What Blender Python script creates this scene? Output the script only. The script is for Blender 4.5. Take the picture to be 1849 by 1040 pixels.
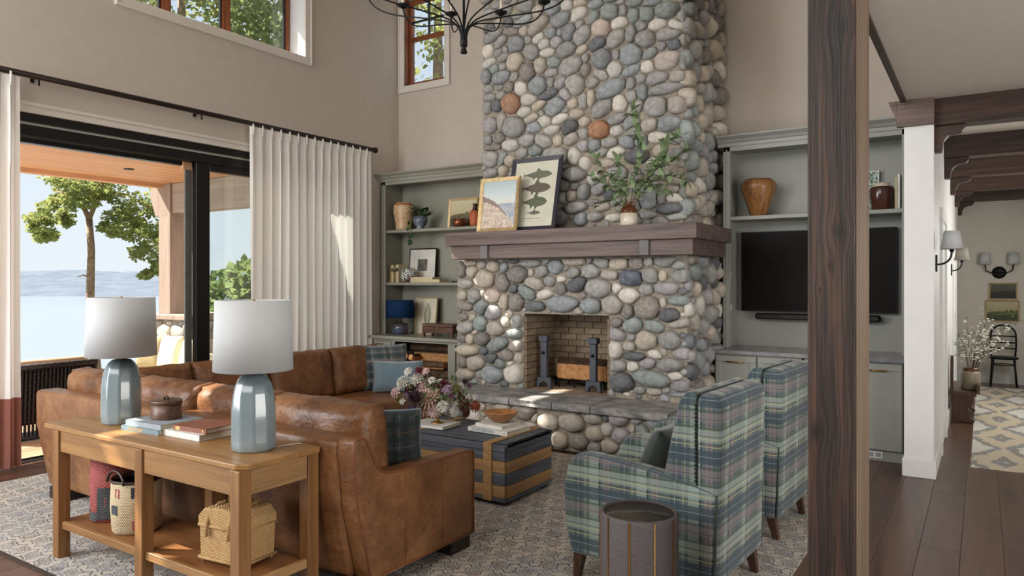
import bpy, bmesh, math, random
import numpy as np
from mathutils import Vector, Matrix, noise as mnoise
random.seed(7)
for _o in list(bpy.data.objects): bpy.data.objects.remove(_o)
SC = bpy.context.scene
COL = SC.collection
# ------------------------------------------------------------------ camera
cam_d = bpy.data.cameras.new('camera'); cam = bpy.data.objects.new('camera', cam_d); COL.objects.link(cam)
cam.location = (0, 0, 1.576); cam.rotation_euler = (math.radians(90), 0, math.radians(33.08))
cam_d.sensor_fit = 'HORIZONTAL'; cam_d.sensor_width = 36; cam_d.lens = 1305.7/1849*36
cam_d.shift_y = -10/1849; cam_d.clip_start = .05; cam_d.clip_end = 3000
SC.camera = cam
# ------------------------------------------------------------------ light
W = bpy.data.worlds.new('sky'); SC.world = W; W.use_nodes = True
nt = W.node_tree; nt.nodes.clear()
_o = nt.nodes.new('ShaderNodeOutputWorld'); _b = nt.nodes.new('ShaderNodeBackground'); _r = nt.nodes.new('ShaderNodeValToRGB')
_g = nt.nodes.new('ShaderNodeTexCoord'); _s = nt.nodes.new('ShaderNodeSeparateXYZ')
nt.links.new(_g.outputs['Generated'], _s.inputs[0]); nt.links.new(_s.outputs['Z'], _r.inputs[0])
nt.links.new(_r.outputs[0], _b.inputs[0]); nt.links.new(_b.outputs[0], _o.inputs[0])
_e = _r.color_ramp.elements
_e[0].position = 0.0; _e[0].color = (.74, .80, .85, 1); _e[1].position = .9; _e[1].color = (.36, .55, .86, 1)
_m = _r.color_ramp.elements.new(.25); _m.color = (.62, .73, .84, 1)
_b.inputs[1].default_value = 0.86
def sun_light():
    l = bpy.data.lights.new('sun', 'SUN'); l.energy = 12.0; l.angle = math.radians(.6); l.color = (1, .93, .82)
    o = bpy.data.objects.new('sun', l); COL.objects.link(o)
    o.rotation_euler = Vector((1, .5, -1.2)).to_track_quat('-Z', 'Y').to_euler(); return o
sun_light()
def area(name, loc, to, sx, sy, power, col):
    l = bpy.data.lights.new(name, 'AREA'); l.shape = 'RECTANGLE'; l.size = sx; l.size_y = sy; l.energy = power; l.color = col
    o = bpy.data.objects.new(name, l); COL.objects.link(o); o.location = loc
    o.rotation_euler = (Vector(to)-Vector(loc)).to_track_quat('-Z', 'Y').to_euler(); return o
# added area lights brightening room and hall, standing in for windows out of view
area('added_fill_behind', (-3.2, -3.2, 4.3), (-3.4, 6, 1.6), 6.5, 2.4, 210, (1, .98, .95))
area('added_fill_left', (-6.85, -.6, 2.2), (-2.5, 4.0, 1.0), 3.2, 3.4, 330, (.93, .97, 1))
area('added_fill_right', (3.7, 2.6, 1.5), (-1, 5.4, 1.9), 3.4, 2.4, 190, (1, .98, .95))
area('added_fill_hall', (1.32, 10.2, 1.6), (-.3, 10.2, 1.3), 2.6, 1.8, 66, (1, .97, .93))
SC.view_settings.view_transform = 'Standard'; SC.view_settings.look = 'None'
SC.view_settings.exposure = 0.42; SC.view_settings.gamma = 1.0; SC.view_settings.use_curve_mapping = False
# ------------------------------------------------------------------ helpers: colours and materials
def lin(c):
    c = c/255.0
    return c/12.92 if c <= .04045 else ((c+.055)/1.055)**2.4
def RGB(r, g, b): return (lin(r), lin(g), lin(b), 1.0)
class G:
    """tiny node-graph helper"""
    def __init__(s, name):
        s.m = bpy.data.materials.new(name); s.m.use_nodes = True
        s.t = s.m.node_tree; s.t.nodes.clear()
        s.out = s.n('ShaderNodeOutputMaterial')
    def n(s, typ, **kw):
        x = s.t.nodes.new(typ)
        for k, v in kw.items(): setattr(x, k, v)
        return x
    def l(s, a, b): s.t.links.new(a, b)
    def put(s, sock, v):
        if hasattr(v, 'links') or isinstance(v, bpy.types.NodeSocket): s.l(v, sock)
        else: sock.default_value = v
    def math(s, op, a, b=None, c=None):
        x = s.n('ShaderNodeMath', operation=op); s.put(x.inputs[0], a)
        if b is not None: s.put(x.inputs[1], b)
        if c is not None: s.put(x.inputs[2], c)
        return x.outputs[0]
    def mix(s, f, a, b, bt='MIX'):
        x = s.n('ShaderNodeMix', data_type='RGBA', blend_type=bt)
        s.put(x.inputs[0], f); s.put(x.inputs[6], a); s.put(x.inputs[7], b); return x.outputs[2]
    def ramp(s, f, stops, const=False):
        x = s.n('ShaderNodeValToRGB'); s.put(x.inputs[0], f); e = x.color_ramp.elements
        if const: x.color_ramp.interpolation = 'CONSTANT'
        e[0].position = stops[0][0]; e[0].color = stops[0][1]; e[1].position = stops[-1][0]; e[1].color = stops[-1][1]
        for p, c in stops[1:-1]: q = e.new(p); q.color = c
        return x.outputs[0]
    def co(s, kind='Object', sc=(1, 1, 1), rot=(0, 0, 0)):
        t = s.n('ShaderNodeTexCoord'); mp = s.n('ShaderNodeMapping')
        mp.inputs['Scale'].default_value = sc; mp.inputs['Rotation'].default_value = rot
        s.l(t.outputs[kind], mp.inputs[0]); return mp.outputs[0]
    def noise(s, v, sc, det=4, rough=.55, dist=0):
        x = s.n('ShaderNodeTexNoise'); s.l(v, x.inputs['Vector']); x.inputs['Scale'].default_value = sc
        x.inputs['Detail'].default_value = det; x.inputs['Roughness'].default_value = rough; x.inputs['Distortion'].default_value = dist
        return x.outputs['Fac']
    def bump(s, h, st, dist=.01):
        x = s.n('ShaderNodeBump'); x.inputs['Strength'].default_value = st; x.inputs['Distance'].default_value = dist
        s.l(h, x.inputs['Height']); return x.outputs[0]
    def bsdf(s, col, rough=.5, metal=0, nrm=None, **kw):
        b = s.n('ShaderNodeBsdfPrincipled'); s.put(b.inputs['Base Color'], col); s.put(b.inputs['Roughness'], rough)
        b.inputs['Metallic'].default_value = metal
        if nrm is not None: s.l(nrm, b.inputs['Normal'])
        for k, v in kw.items(): s.put(b.inputs[k], v)
        s.l(b.outputs[0], s.out.inputs[0]); return b
    def rnd(s): return s.n('ShaderNodeObjectInfo').outputs['Random']
def shade(c, k): return (min(1, c[0]*k), min(1, c[1]*k), min(1, c[2]*k), 1)
def pm(name, c, rough=.5, metal=0, c2=None, var=8, lo=.35, hi=.65, bump=0, bsc=60, rnd=0, coords='Object', sc=(1, 1, 1), **kw):
    g = G(name); v = g.co(coords, sc)
    c2 = c2 or shade(c, .82)
    col = g.ramp(g.noise(v, var, 5), [(lo, c2), (hi, c)])
    if rnd:
        h = g.n('ShaderNodeHueSaturation'); g.l(col, h.inputs['Color'])
        g.l(g.math('MULTIPLY_ADD', g.rnd(), 2*rnd, 1-rnd), h.inputs['Value']); col = h.outputs[0]
    nrm = g.bump(g.noise(v, bsc, 6), bump) if bump else None
    g.bsdf(col, rough, metal, nrm, **kw); return g.m
def wood(name, c1, c2, axis='x', sc=14, stretch=.07, rough=.45, bump=.12, rnd=.12, knots=False, coat=0, dist=.6):
    g = G(name); s = {'x': (stretch, 1, 1), 'y': (1, stretch, 1), 'z': (1, 1, stretch)}[axis]
    t = g.n('ShaderNodeTexCoord'); mp = g.n('ShaderNodeMapping'); mp.inputs['Scale'].default_value = s
    ad = g.n('ShaderNodeVectorMath', operation='ADD'); cb = g.n('ShaderNodeCombineXYZ')
    r = g.math('MULTIPLY', g.rnd(), 13.0); g.l(r, cb.inputs[0]); g.l(r, cb.inputs[1]); g.l(r, cb.inputs[2])
    g.l(t.outputs['Object'], ad.inputs[0]); g.l(cb.outputs[0], ad.inputs[1]); g.l(ad.outputs[0], mp.inputs[0]); v = mp.outputs[0]
    f = g.noise(v, sc, 8, .62, dist); f2 = g.noise(v, sc*5, 3, .5)
    f = g.math('MULTIPLY_ADD', f2, .25, g.math('MULTIPLY', f, .8))
    col = g.ramp(f, [(.36, c1), (.5, tuple((a+b)/2 for a, b in zip(c1, c2))), (.64, c2)])
    if knots:
        vo = g.n('ShaderNodeTexVoronoi'); g.l(g.co('Object', {'x': (.35, 1, 1), 'y': (1, .35, 1), 'z': (1, 1, .35)}[axis]), vo.inputs['Vector']); vo.inputs['Scale'].default_value = 5.5
        k = g.ramp(vo.outputs['Distance'], [(.03, (1, 1, 1, 1)), (.11, (0, 0, 0, 1))])
        col = g.mix(k, col, shade(c1, .35))
    if rnd:
        h = g.n('ShaderNodeHueSaturation'); g.l(col, h.inputs['Color'])
        g.l(g.math('MULTIPLY_ADD', g.rnd(), 2*rnd, 1-rnd), h.inputs['Value']); col = h.outputs[0]
    g.bsdf(col, rough, 0, g.bump(f, bump), **({'Coat Weight': coat, 'Coat Roughness': .25} if coat else {})); return g.m
def glassmat(name, tint=(1, 1, 1, 1), gl=.07):
    g = G(name); a = g.n('ShaderNodeBsdfTransparent'); a.inputs[0].default_value = tint
    b = g.n('ShaderNodeBsdfGlossy'); b.inputs['Roughness'].default_value = .02
    m = g.n('ShaderNodeMixShader'); m.inputs[0].default_value = gl
    g.l(a.outputs[0], m.inputs[1]); g.l(b.outputs[0], m.inputs[2]); g.l(m.outputs[0], g.out.inputs[0]); return g.m
def cloth(name, c, c2, transl=.45, sc=240):
    g = G(name); v = g.co('Object', (1, 1, .35))
    col = g.ramp(g.noise(v, sc, 2), [(.3, c2), (.7, c)])
    d = g.n('ShaderNodeBsdfDiffuse'); t = g.n('ShaderNodeBsdfTranslucent'); g.l(col, d.inputs[0]); g.l(col, t.inputs[0])
    m = g.n('ShaderNodeMixShader'); m.inputs[0].default_value = transl
    g.l(d.outputs[0], m.inputs[1]); g.l(t.outputs[0], m.inputs[2]); g.l(m.outputs[0], g.out.inputs[0]); return g.m
def plaid(name, base, warp, weft, period=.34, sheen=.2):
    """warp / weft: lists of (start, end, colour, strength) in fractions of the repeat, woven over the base colour"""
    g = G(name); t = g.n('ShaderNodeTexCoord'); sp = g.n('ShaderNodeSeparateXYZ'); g.l(t.outputs['UV'], sp.inputs[0])
    col = base
    def band(f, a, b):
        x = g.math('MULTIPLY', g.math('GREATER_THAN', f, a), g.math('LESS_THAN', f, b)); return x
    for sock, lst in ((sp.outputs[0], warp), (sp.outputs[1], weft)):
        f = g.math('FRACT', g.math('ADD', g.math('DIVIDE', sock, period), 50))
        for a, b, c, st in lst: col = g.mix(g.math('MULTIPLY', band(f, a, b), st), col, c)
    nz = g.noise(g.co('UV'), 420, 2)
    col = g.mix(.35, col, g.ramp(nz, [(.3, (.02, .02, .02, 1)), (.7, (.85, .85, .85, 1))]), 'SOFT_LIGHT')
    g.bsdf(col, .9, 0, g.bump(nz, .25), **{'Sheen Weight': sheen}); return g.m
# ------------------------------------------------------------------ helpers: meshes
class MB:
    def __init__(s): s.v = []; s.f = []; s.s = []
    def add(s, vs, fs, smooth=False):
        o = len(s.v); s.v += [tuple(p) for p in vs]; s.f += [tuple(i+o for i in f) for f in fs]; s.s += [smooth]*len(fs); return s
    def box(s, x0, x1, y0, y1, z0, z1):
        v = [(x, y, z) for z in (z0, z1) for x, y in ((x0, y0), (x1, y0), (x1, y1), (x0, y1))]
        return s.add(v, [(3, 2, 1, 0), (4, 5, 6, 7), (0, 1, 5, 4), (1, 2, 6, 5), (2, 3, 7, 6), (3, 0, 4, 7)])
    def obox(s, c, size, M=None):
        M = M or Matrix.Identity(3); hx, hy, hz = [k/2 for k in size]; c = Vector(c)
        v = [c+M @ Vector((x, y, z)) for z in (-hz, hz) for x, y in ((-hx, -hy), (hx, -hy), (hx, hy), (-hx, hy))]
        return s.add(v, [(3, 2, 1, 0), (4, 5, 6, 7), (0, 1, 5, 4), (1, 2, 6, 5), (2, 3, 7, 6), (3, 0, 4, 7)])
    def prism(s, poly, axis, a, b, smooth=False):
        """poly: 2-D points; extruded along axis. x: (y,z)  y: (x,z)  z: (x,y)"""
        def P(p, t): return {'x': (t, p[0], p[1]), 'y': (p[0], t, p[1]), 'z': (p[0], p[1], t)}[axis]
        n = len(poly); v = [P(p, a) for p in poly]+[P(p, b) for p in poly]
        s.add(v, [tuple(range(n))[::-1], tuple(range(n, 2*n))]); o = len(s.v)-2*n
        s.f += [(o+i, o+(i+1) % n, o+n+(i+1) % n, o+n+i) for i in range(n)]; s.s += [smooth]*n; return s
    def lathe(s, prof, c=(0, 0, 0), n=28, smooth=True, sx=1, sy=1, fold=None):
        vs = []; fs = []
        for r, z in prof:
            for i in range(n):
                a = 2*math.pi*i/n; k = fold(a, z) if fold else 1
                vs.append((c[0]+r*k*sx*math.cos(a), c[1]+r*k*sy*math.sin(a), c[2]+z))
        for j in range(len(prof)-1):
            for i in range(n):
                fs.append((j*n+i, j*n+(i+1) % n, (j+1)*n+(i+1) % n, (j+1)*n+i))
        if prof[0][0] > 1e-5: fs.append(tuple(range(n))[::-1])
        if prof[-1][0] > 1e-5: fs.append(tuple((len(prof)-1)*n+i for i in range(n)))
        s.add(vs, fs, smooth)
        return s
    def tube(s, pts, r, n=8, smooth=True):
        pts = [Vector(p) for p in pts]; R = r if isinstance(r, (list, tuple)) else [r]*len(pts)
        vs = []; fs = []; up = None
        for i, p in enumerate(pts):
            d = (pts[min(i+1, len(pts)-1)]-pts[max(i-1, 0)]).normalized()
            if up is None: up = d.orthogonal().normalized()
            up = (up-d*up.dot(d)).normalized(); w = d.cross(up)
            for k in range(n):
                a = 2*math.pi*k/n; vs.append(p+(up*math.cos(a)+w*math.sin(a))*R[i])
        for i in range(len(pts)-1):
            for k in range(n): fs.append((i*n+k, i*n+(k+1) % n, (i+1)*n+(k+1) % n, (i+1)*n+k))
        fs.append(tuple(range(n))[::-1]); fs.append(tuple((len(pts)-1)*n+k for k in range(n)))
        return s.add(vs, fs, smooth)
    def ball(s, c, r, nu=12, nv=8, sx=1, sy=1, sz=1):
        return s.lathe([(max(1e-6, r*math.sin(math.pi*j/nv)), -r*sz*math.cos(math.pi*j/nv)) for j in range(nv+1)], c, nu, True, sx, sy)
    def grid(s, f, nu, nv, smooth=True, flip=False):
        vs = [f(i/nu, j/nv) for j in range(nv+1) for i in range(nu+1)]
        fs = [(j*(nu+1)+i, j*(nu+1)+i+1, (j+1)*(nu+1)+i+1, (j+1)*(nu+1)+i) for j in range(nv) for i in range(nu)]
        if flip: fs = [q[::-1] for q in fs]
        return s.add(vs, fs, smooth)
    def puff(s, w, h, t, nu=14, nv=14, p=3.2, q=.55, edge=.012, wr=0, wsc=9, seed=0, corner=0):
        """pillow standing in the xz plane, thickness along y, resting on z=0"""
        def pt(u, v, sg):
            a, b = 2*u-1, 2*v-1
            k = max(0, (1-abs(a)**p)*(1-abs(b)**p))**q
            x = a*w/2*(1-corner*(1-b*b)*a*a*.5); z = b*h/2*(1-corner*(1-a*a)*b*b*.5)
            y = sg*(edge+(t/2-edge)*k)
            if wr:
                N = mnoise.noise(Vector((x*wsc+seed, z*wsc*.6, sg*3.1+seed)))
                y += sg*wr*N*k**.5; z += wr*.6*mnoise.noise(Vector((x*wsc*1.6, seed+2.2, sg)))*(1 if b > 0 else .2)
            return (x, y, z+h/2)
        s.grid(lambda u, v: pt(u, v, -1), nu, nv, True, False)
        s.grid(lambda u, v: pt(u, v, 1), nu, nv, True, True)
        # rim
        per = [(i/nu, 0) for i in range(nu)]+[(1, j/nv) for j in range(nv)]+[(1-i/nu, 1) for i in range(nu)]+[(0, 1-j/nv) for j in range(nv)]
        n = len(per); s.add([pt(u, v, -1) for u, v in per]+[pt(u, v, 1) for u, v in per],
                            [(i, n+i, n+(i+1) % n, (i+1) % n) for i in range(n)], True)
        return s
    def xf(s, M):
        s.v = [tuple(M @ Vector(p)) for p in s.v]; return s
    def build(s, name, mat, parent=None, loc=None, rot=None, bevel=0, seg=2, sub=0, weld=False, uv=True, mats=None):
        me = bpy.data.meshes.new(name); me.from_pydata(s.v, [], s.f); me.update()
        me.polygons.foreach_set('use_smooth', s.s)
        if weld:
            b = bmesh.new(); b.from_mesh(me); bmesh.ops.remove_doubles(b, verts=b.verts, dist=1e-5); b.to_mesh(me); b.free()
        if uv: box_uv(me)
        o = bpy.data.objects.new(name, me); COL.objects.link(o)
        if mat: me.materials.append(mat)
        if parent: o.parent = parent
        if loc: o.location = loc
        if rot: o.rotation_euler = rot
        if bevel:
            m = o.modifiers.new('bevel', 'BEVEL'); m.width = bevel; m.segments = seg; m.limit_method = 'ANGLE'; m.angle_limit = math.radians(40)
            if seg > 2:
                for p in me.polygons: p.use_smooth = True
        if sub:
            m = o.modifiers.new('sub', 'SUBSURF'); m.levels = sub; m.render_levels = sub
        return o
def box_uv(me):
    uv = me.uv_layers.new(name='UVMap').data
    V = me.vertices
    for p in me.polygons:
        n = p.normal; ax, ay, az = abs(n.x), abs(n.y), abs(n.z)
        for li in p.loop_indices:
            c = V[me.loops[li].vertex_index].co
            if az > ax and az > ay: uv[li].uv = (c.x, c.y)
            elif ax > ay: uv[li].uv = (c.y, c.z)
            else: uv[li].uv = (c.x, c.z)
def smooth_path(P, n=5):
    P = [Vector(q) for q in P]; out = []
    for i in range(len(P)-1):
        a, b, c, d = P[max(i-1, 0)], P[i], P[i+1], P[min(i+2, len(P)-1)]
        for k in range(n):
            t = k/n; out.append(.5*((2*b)+(c-a)*t+(2*a-5*b+4*c-d)*t*t+(3*b-a-3*c+d)*t**3))
    return out+[P[-1]]
def tag(o, label, cat, group=None):
    o['label'] = label; o['category'] = cat
    if group: o['group'] = group
    return o
def T(name, label, cat, loc=(0, 0, 0), rz=0, group=None):
    o = bpy.data.objects.new(name, None); COL.objects.link(o); o.location = loc; o.rotation_euler = (0, 0, rz)
    o.empty_display_size = .1; return tag(o, label, cat, group)
def S(o): o['kind'] = 'structure'; return o
def stuff(o): o['kind'] = 'stuff'; return o
def inst(o, parent=None, loc=None, rot=None, scale=None):
    c = o.copy(); COL.objects.link(c)
    if parent is not None: c.parent = parent
    if loc is not None: c.location = loc
    if rot is not None: c.rotation_euler = rot
    if scale is not None: c.scale = scale
    return c
def copy_tree(o, parent=None):
    c = o.copy(); COL.objects.link(c); c.parent = parent
    for ch in o.children: copy_tree(ch, c)
    return c
def frame_mb(w, h, t, d):
    """picture-frame ring: outer w x h in xz, rail width t, depth d (front at y=0, back at +d)"""
    m = MB(); x, z = w/2, h
    o = [(-x, 0), (x, 0), (x, z), (-x, z)]; i = [(-x+t, t), (x-t, t), (x-t, z-t), (-x+t, z-t)]
    v = []
    for y, ring in ((0, o), (.35*d, i), (d, o), (d, i)): v += [(a, y, b) for a, b in ring]
    f = []
    for k in range(4):
        n = (k+1) % 4
        f += [(k, n, 4+n, 4+k), (n, k, 8+k, 8+n), (4+k, 4+n, 12+n, 12+k), (8+k, 12+k, 12+n, 8+n)]
    return m.add(v, f)
def text_mesh(txt, size, name, mat, parent, loc, rot, sx=1, depth=.0006):
    cu = bpy.data.curves.new(name, 'FONT'); cu.body = txt; cu.size = size; cu.extrude = depth; cu.align_x = 'LEFT'; cu.align_y = 'CENTER'; cu.resolution_u = 2
    t = bpy.data.objects.new('tmp', cu); COL.objects.link(t); dg = bpy.context.evaluated_depsgraph_get()
    me = bpy.data.meshes.new_from_object(t.evaluated_get(dg)); bpy.data.objects.remove(t)
    me.materials.clear(); me.materials.append(mat); me.name = name
    o = bpy.data.objects.new(name, me); COL.objects.link(o); o.parent = parent; o.location = loc; o.rotation_euler = rot; o.scale = (sx, 1, 1); return o
UPPER = """-458,455,10.1,6.5,0,g -450,464,6.4,4.7,20,s -440,456,9.1,7,0,g -412,455,10.1,7.4,0,g -393,456,5.9,2.8,0,g -397,445,7.3,7.4,-20,t -379,446,9.7,8.4,20,b -362,445,7.2,5.8,0,w -347,445,8,4.4,0,t -348,433,9.8,7.1,30,w -422,447,8.2,3.5,0,w -416,439,12.9,4.6,20,b -435,441,5.6,6.4,-20,d -447,443,6.4,5.3,0,t -460,440,7.9,5.3,20,d -455,431,13.6,5.9,25,g -431,431,10.4,4.9,-5,r -415,429,5.8,6,0,t -396,431,14.5,6.8,35,t -370,432,11.4,7.5,15,b -347,423,4.9,6,-10,r -381,420,7.1,6.4,0,b -371,419,3.8,3.9,0,r -360,417,7.5,9.4,-15,b -345,411,11.6,8.2,45,g -445,422,10.6,4.7,35,g -425,416,10.3,9.2,0,b -409,418,4.4,4.8,0,t -397,417,7.9,5.7,40,w -389,410,7.8,5.9,25,w -374,409,7,6.1,10,p -461,415,7.6,8.3,-15,w -439,413,3.8,4.4,0,g -449,411,6.4,4.4,25,t -405,404,9.7,9.4,0,g -385,400,9.1,5,5,w -362,399,11.3,7.7,20,g -345,396,7.4,4.4,25,t -441,404,9.1,4.7,10,g -460,402,9.4,5.3,20,w -425,396,10.3,11.5,-15,t -442,395,5.6,4.7,0,t -454,394,6.4,5.6,0,s -394,388,7.9,9,-20,t -378,389,9,5.9,-10,s -357,382,15,9.9,25,g -341,387,4.3,4.9,0,b -341,375,5.5,7.1,-20,r -409,383,9.7,10.8,5,r -427,382,7.6,4.6,45,k -444,383,12,7.3,20,b -464,387,6.5,8.3,0,b -381,378,8.4,4.8,0,g -398,367,11.2,10.8,0,b -382,369,4.8,6.4,10,d -370,366,8.3,5.5,35,p -352,361,10.5,11.5,-10,g -418,367,8.5,8.3,0,w -434,371,6.6,7,0,r -448,373,5.7,3.5,0,r -462,373,6.5,4.7,0,g -339,361,3,4.3,0,w -443,363,7.7,4.7,0,k -460,363,8.6,4.4,0,g -408,354,10.1,7.1,0,w -384,356,12.3,5,20,d -364,353,6.9,7.7,25,p -432,353,12.5,11,-20,o -355,343,6.2,5.5,0,t -342,344,6.7,8.2,0,g -463,353,6.2,7.7,0,g -450,353,6.8,7,-15,d -396,346,9.9,4.5,25,t -375,343,13.4,7.8,35,b -329,439,7.8,4.3,10,b -314,429,10.8,8,0,s -302,436,4.6,2.6,0,w -299,427,4,6.6,0,w -287,432,8.4,4.2,0,s -288,420,6.2,7.3,0,s -269,428,9.3,3.6,0,b -274,419,7.7,8.3,0,s -253,418,11.7,7.6,0,s -239,409,4.7,7,0,g -229,406,5.6,11.5,0,g -331,427,7.2,5.4,45,s -323,414,9.8,10.2,0,k -302,415,9.5,5.8,15,w -280,408,6.1,5.7,0,b -263,406,9.2,5.9,5,w -244,402,7.9,6,-20,w -233,394,4.1,4,0,t -290,402,5.6,8.9,-15,g -306,401,11,7.9,45,g -275,394,9.9,9,0,g -252,395,12.7,6.1,5,g -327,399,9.5,7,30,d -237,387,4.1,5.5,0,t -259,385,5.1,4.6,0,r -246,384,7.9,5.3,0,d -290,382,11.8,10.7,0,b -322,383,10.1,9.9,0,b -307,385,4.6,5.8,0,w -271,380,8.2,5.1,20,s -253,370,13.3,8.9,10,k -233,374,5.1,7.5,0,t -308,370,7.8,8.7,0,w -323,367,8.3,5.1,-25,g -290,366,10.1,5,20,b -273,367,6.9,6.2,0,w -237,365,4.1,7.5,0,g -280,357,6.1,4.9,0,p -263,354,10.3,6.4,8,p -243,353,8.9,6.5,0,t -233,349,3.6,4.5,0,t -333,361,7.8,5.9,25,g -312,351,18.1,8,20,b -291,354,4.8,6.8,0,s -256,343,18.2,5.9,8,g -290,341,6.2,6.3,0,g -278,343,5.3,8.8,10,s -230,340,5.6,6,0,t -334,345,5.4,9.7,0,t -302,335,7.8,8.4,0,w -265,328,11.7,10.8,0,g -321,333,13,7.5,30,g -285,329,9.5,6.2,30,g -243,326,9.9,8.6,0,k -229,326,5.6,9.5,0,t -459,332,9.4,8.9,0,p -443,335,6,10.5,0,t -427,327,14.5,11.3,0,g -414,341,8.8,6,10,w -406,333,10,4.3,20,t -389,328,7.8,6.2,0,w -393,337,3.3,3.9,0,t -402,323,10,6,10,b -380,318,9.7,5,10,w -370,328,10.8,4.7,15,w -359,318,9.7,7.2,35,d -351,331,8,5.2,0,t -342,322,6.7,5.2,0,t -342,310,6.7,5.4,0,g -462,316,5.8,5.3,0,g -448,317,7.8,6.7,0,r -431,307,10.7,6.4,0,w -410,310,9.4,7.1,30,g -390,307,9.8,7.3,-25,g -373,306,5.7,6.7,0,t -357,306,8.7,6,30,t -455,307,12.2,3.5,0,r -416,298,6.4,6,0,g -400,298,8.6,6.8,10,s -342,297,7.9,6,0,p -353,288,6.5,9.3,0,w -376,289,14.7,11.1,0,g -459,295,11.2,9.2,0,g -443,294,4.9,9.9,-25,s -432,290,6.9,6.4,0,t -458,279,10.4,5,5,g -441,280,6.3,6.4,0,t -341,279,6.7,7.1,0,w -353,269,13,7.4,0,g -353,257,5.3,4.1,0,w -357,247,6.9,5.5,10,t -342,250,6.7,8.7,-10,g -351,235,13,6,10,g -366,259,6.3,6.1,0,r -367,246,5.1,5.5,0,d -306,320,10.4,5.3,15,g -290,314,8.5,7.3,20,b -271,310,9,6.4,10,t -251,309,10.9,7.6,8,b -234,306,6.7,8.5,0,k -325,312,11.3,8.9,0,o -306,309,6.9,5.6,0,w -287,307,7.3,5.2,20,g -331,297,7.8,5.9,0,b -314,298,9.1,5.1,0,g -294,296,9.1,6.3,-20,b -280,296,7.2,6.7,0,b -262,297,10.2,5.6,0,w -245,296,6.3,7.1,0,g -229,290,4.6,9,0,t -322,288,7.1,4,15,g -306,287,10.1,5.3,15,w -284,281,11.7,7.3,5,d -248,279,10.6,5.6,10,g -233,278,5.1,6.5,0,t -317,277,8.2,4.5,0,t -264,273,9.7,5.1,0,w -309,267,7.5,5.8,0,g -285,262,7.3,6.8,0,g -330,263,7.2,7.5,0,w -299,266,4.6,5.8,0,g -230,264,6.7,6,10,t -258,261,8,5.6,0,g -244,256,5.8,6,0,t -324,252,10.1,5.9,15,p -288,250,5.6,4.4,0,w -299,250,4.6,5.8,0,g -250,247,12.2,3.5,-5,k -237,244,5.2,7.5,0,t -272,240,10.4,10.8,0,b -259,239,4.8,7.7,0,g -246,238,9.7,4.5,0,w -307,238,5.8,3.7,20,k -333,239,6.6,3.8,0,s -229,244,4.1,8,0,t -285,234,5,6.2,20,r -251,228,12.7,5.6,0,d -299,232,8,5.3,0,r -322,234,8.9,4.8,0,t -234,229,4.1,6,0,t -273,223,8.8,4.1,0,g -245,220,9.5,3.5,0,g -330,224,9,4.8,0,g -309,222,8.1,4.2,0,w"""
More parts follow.
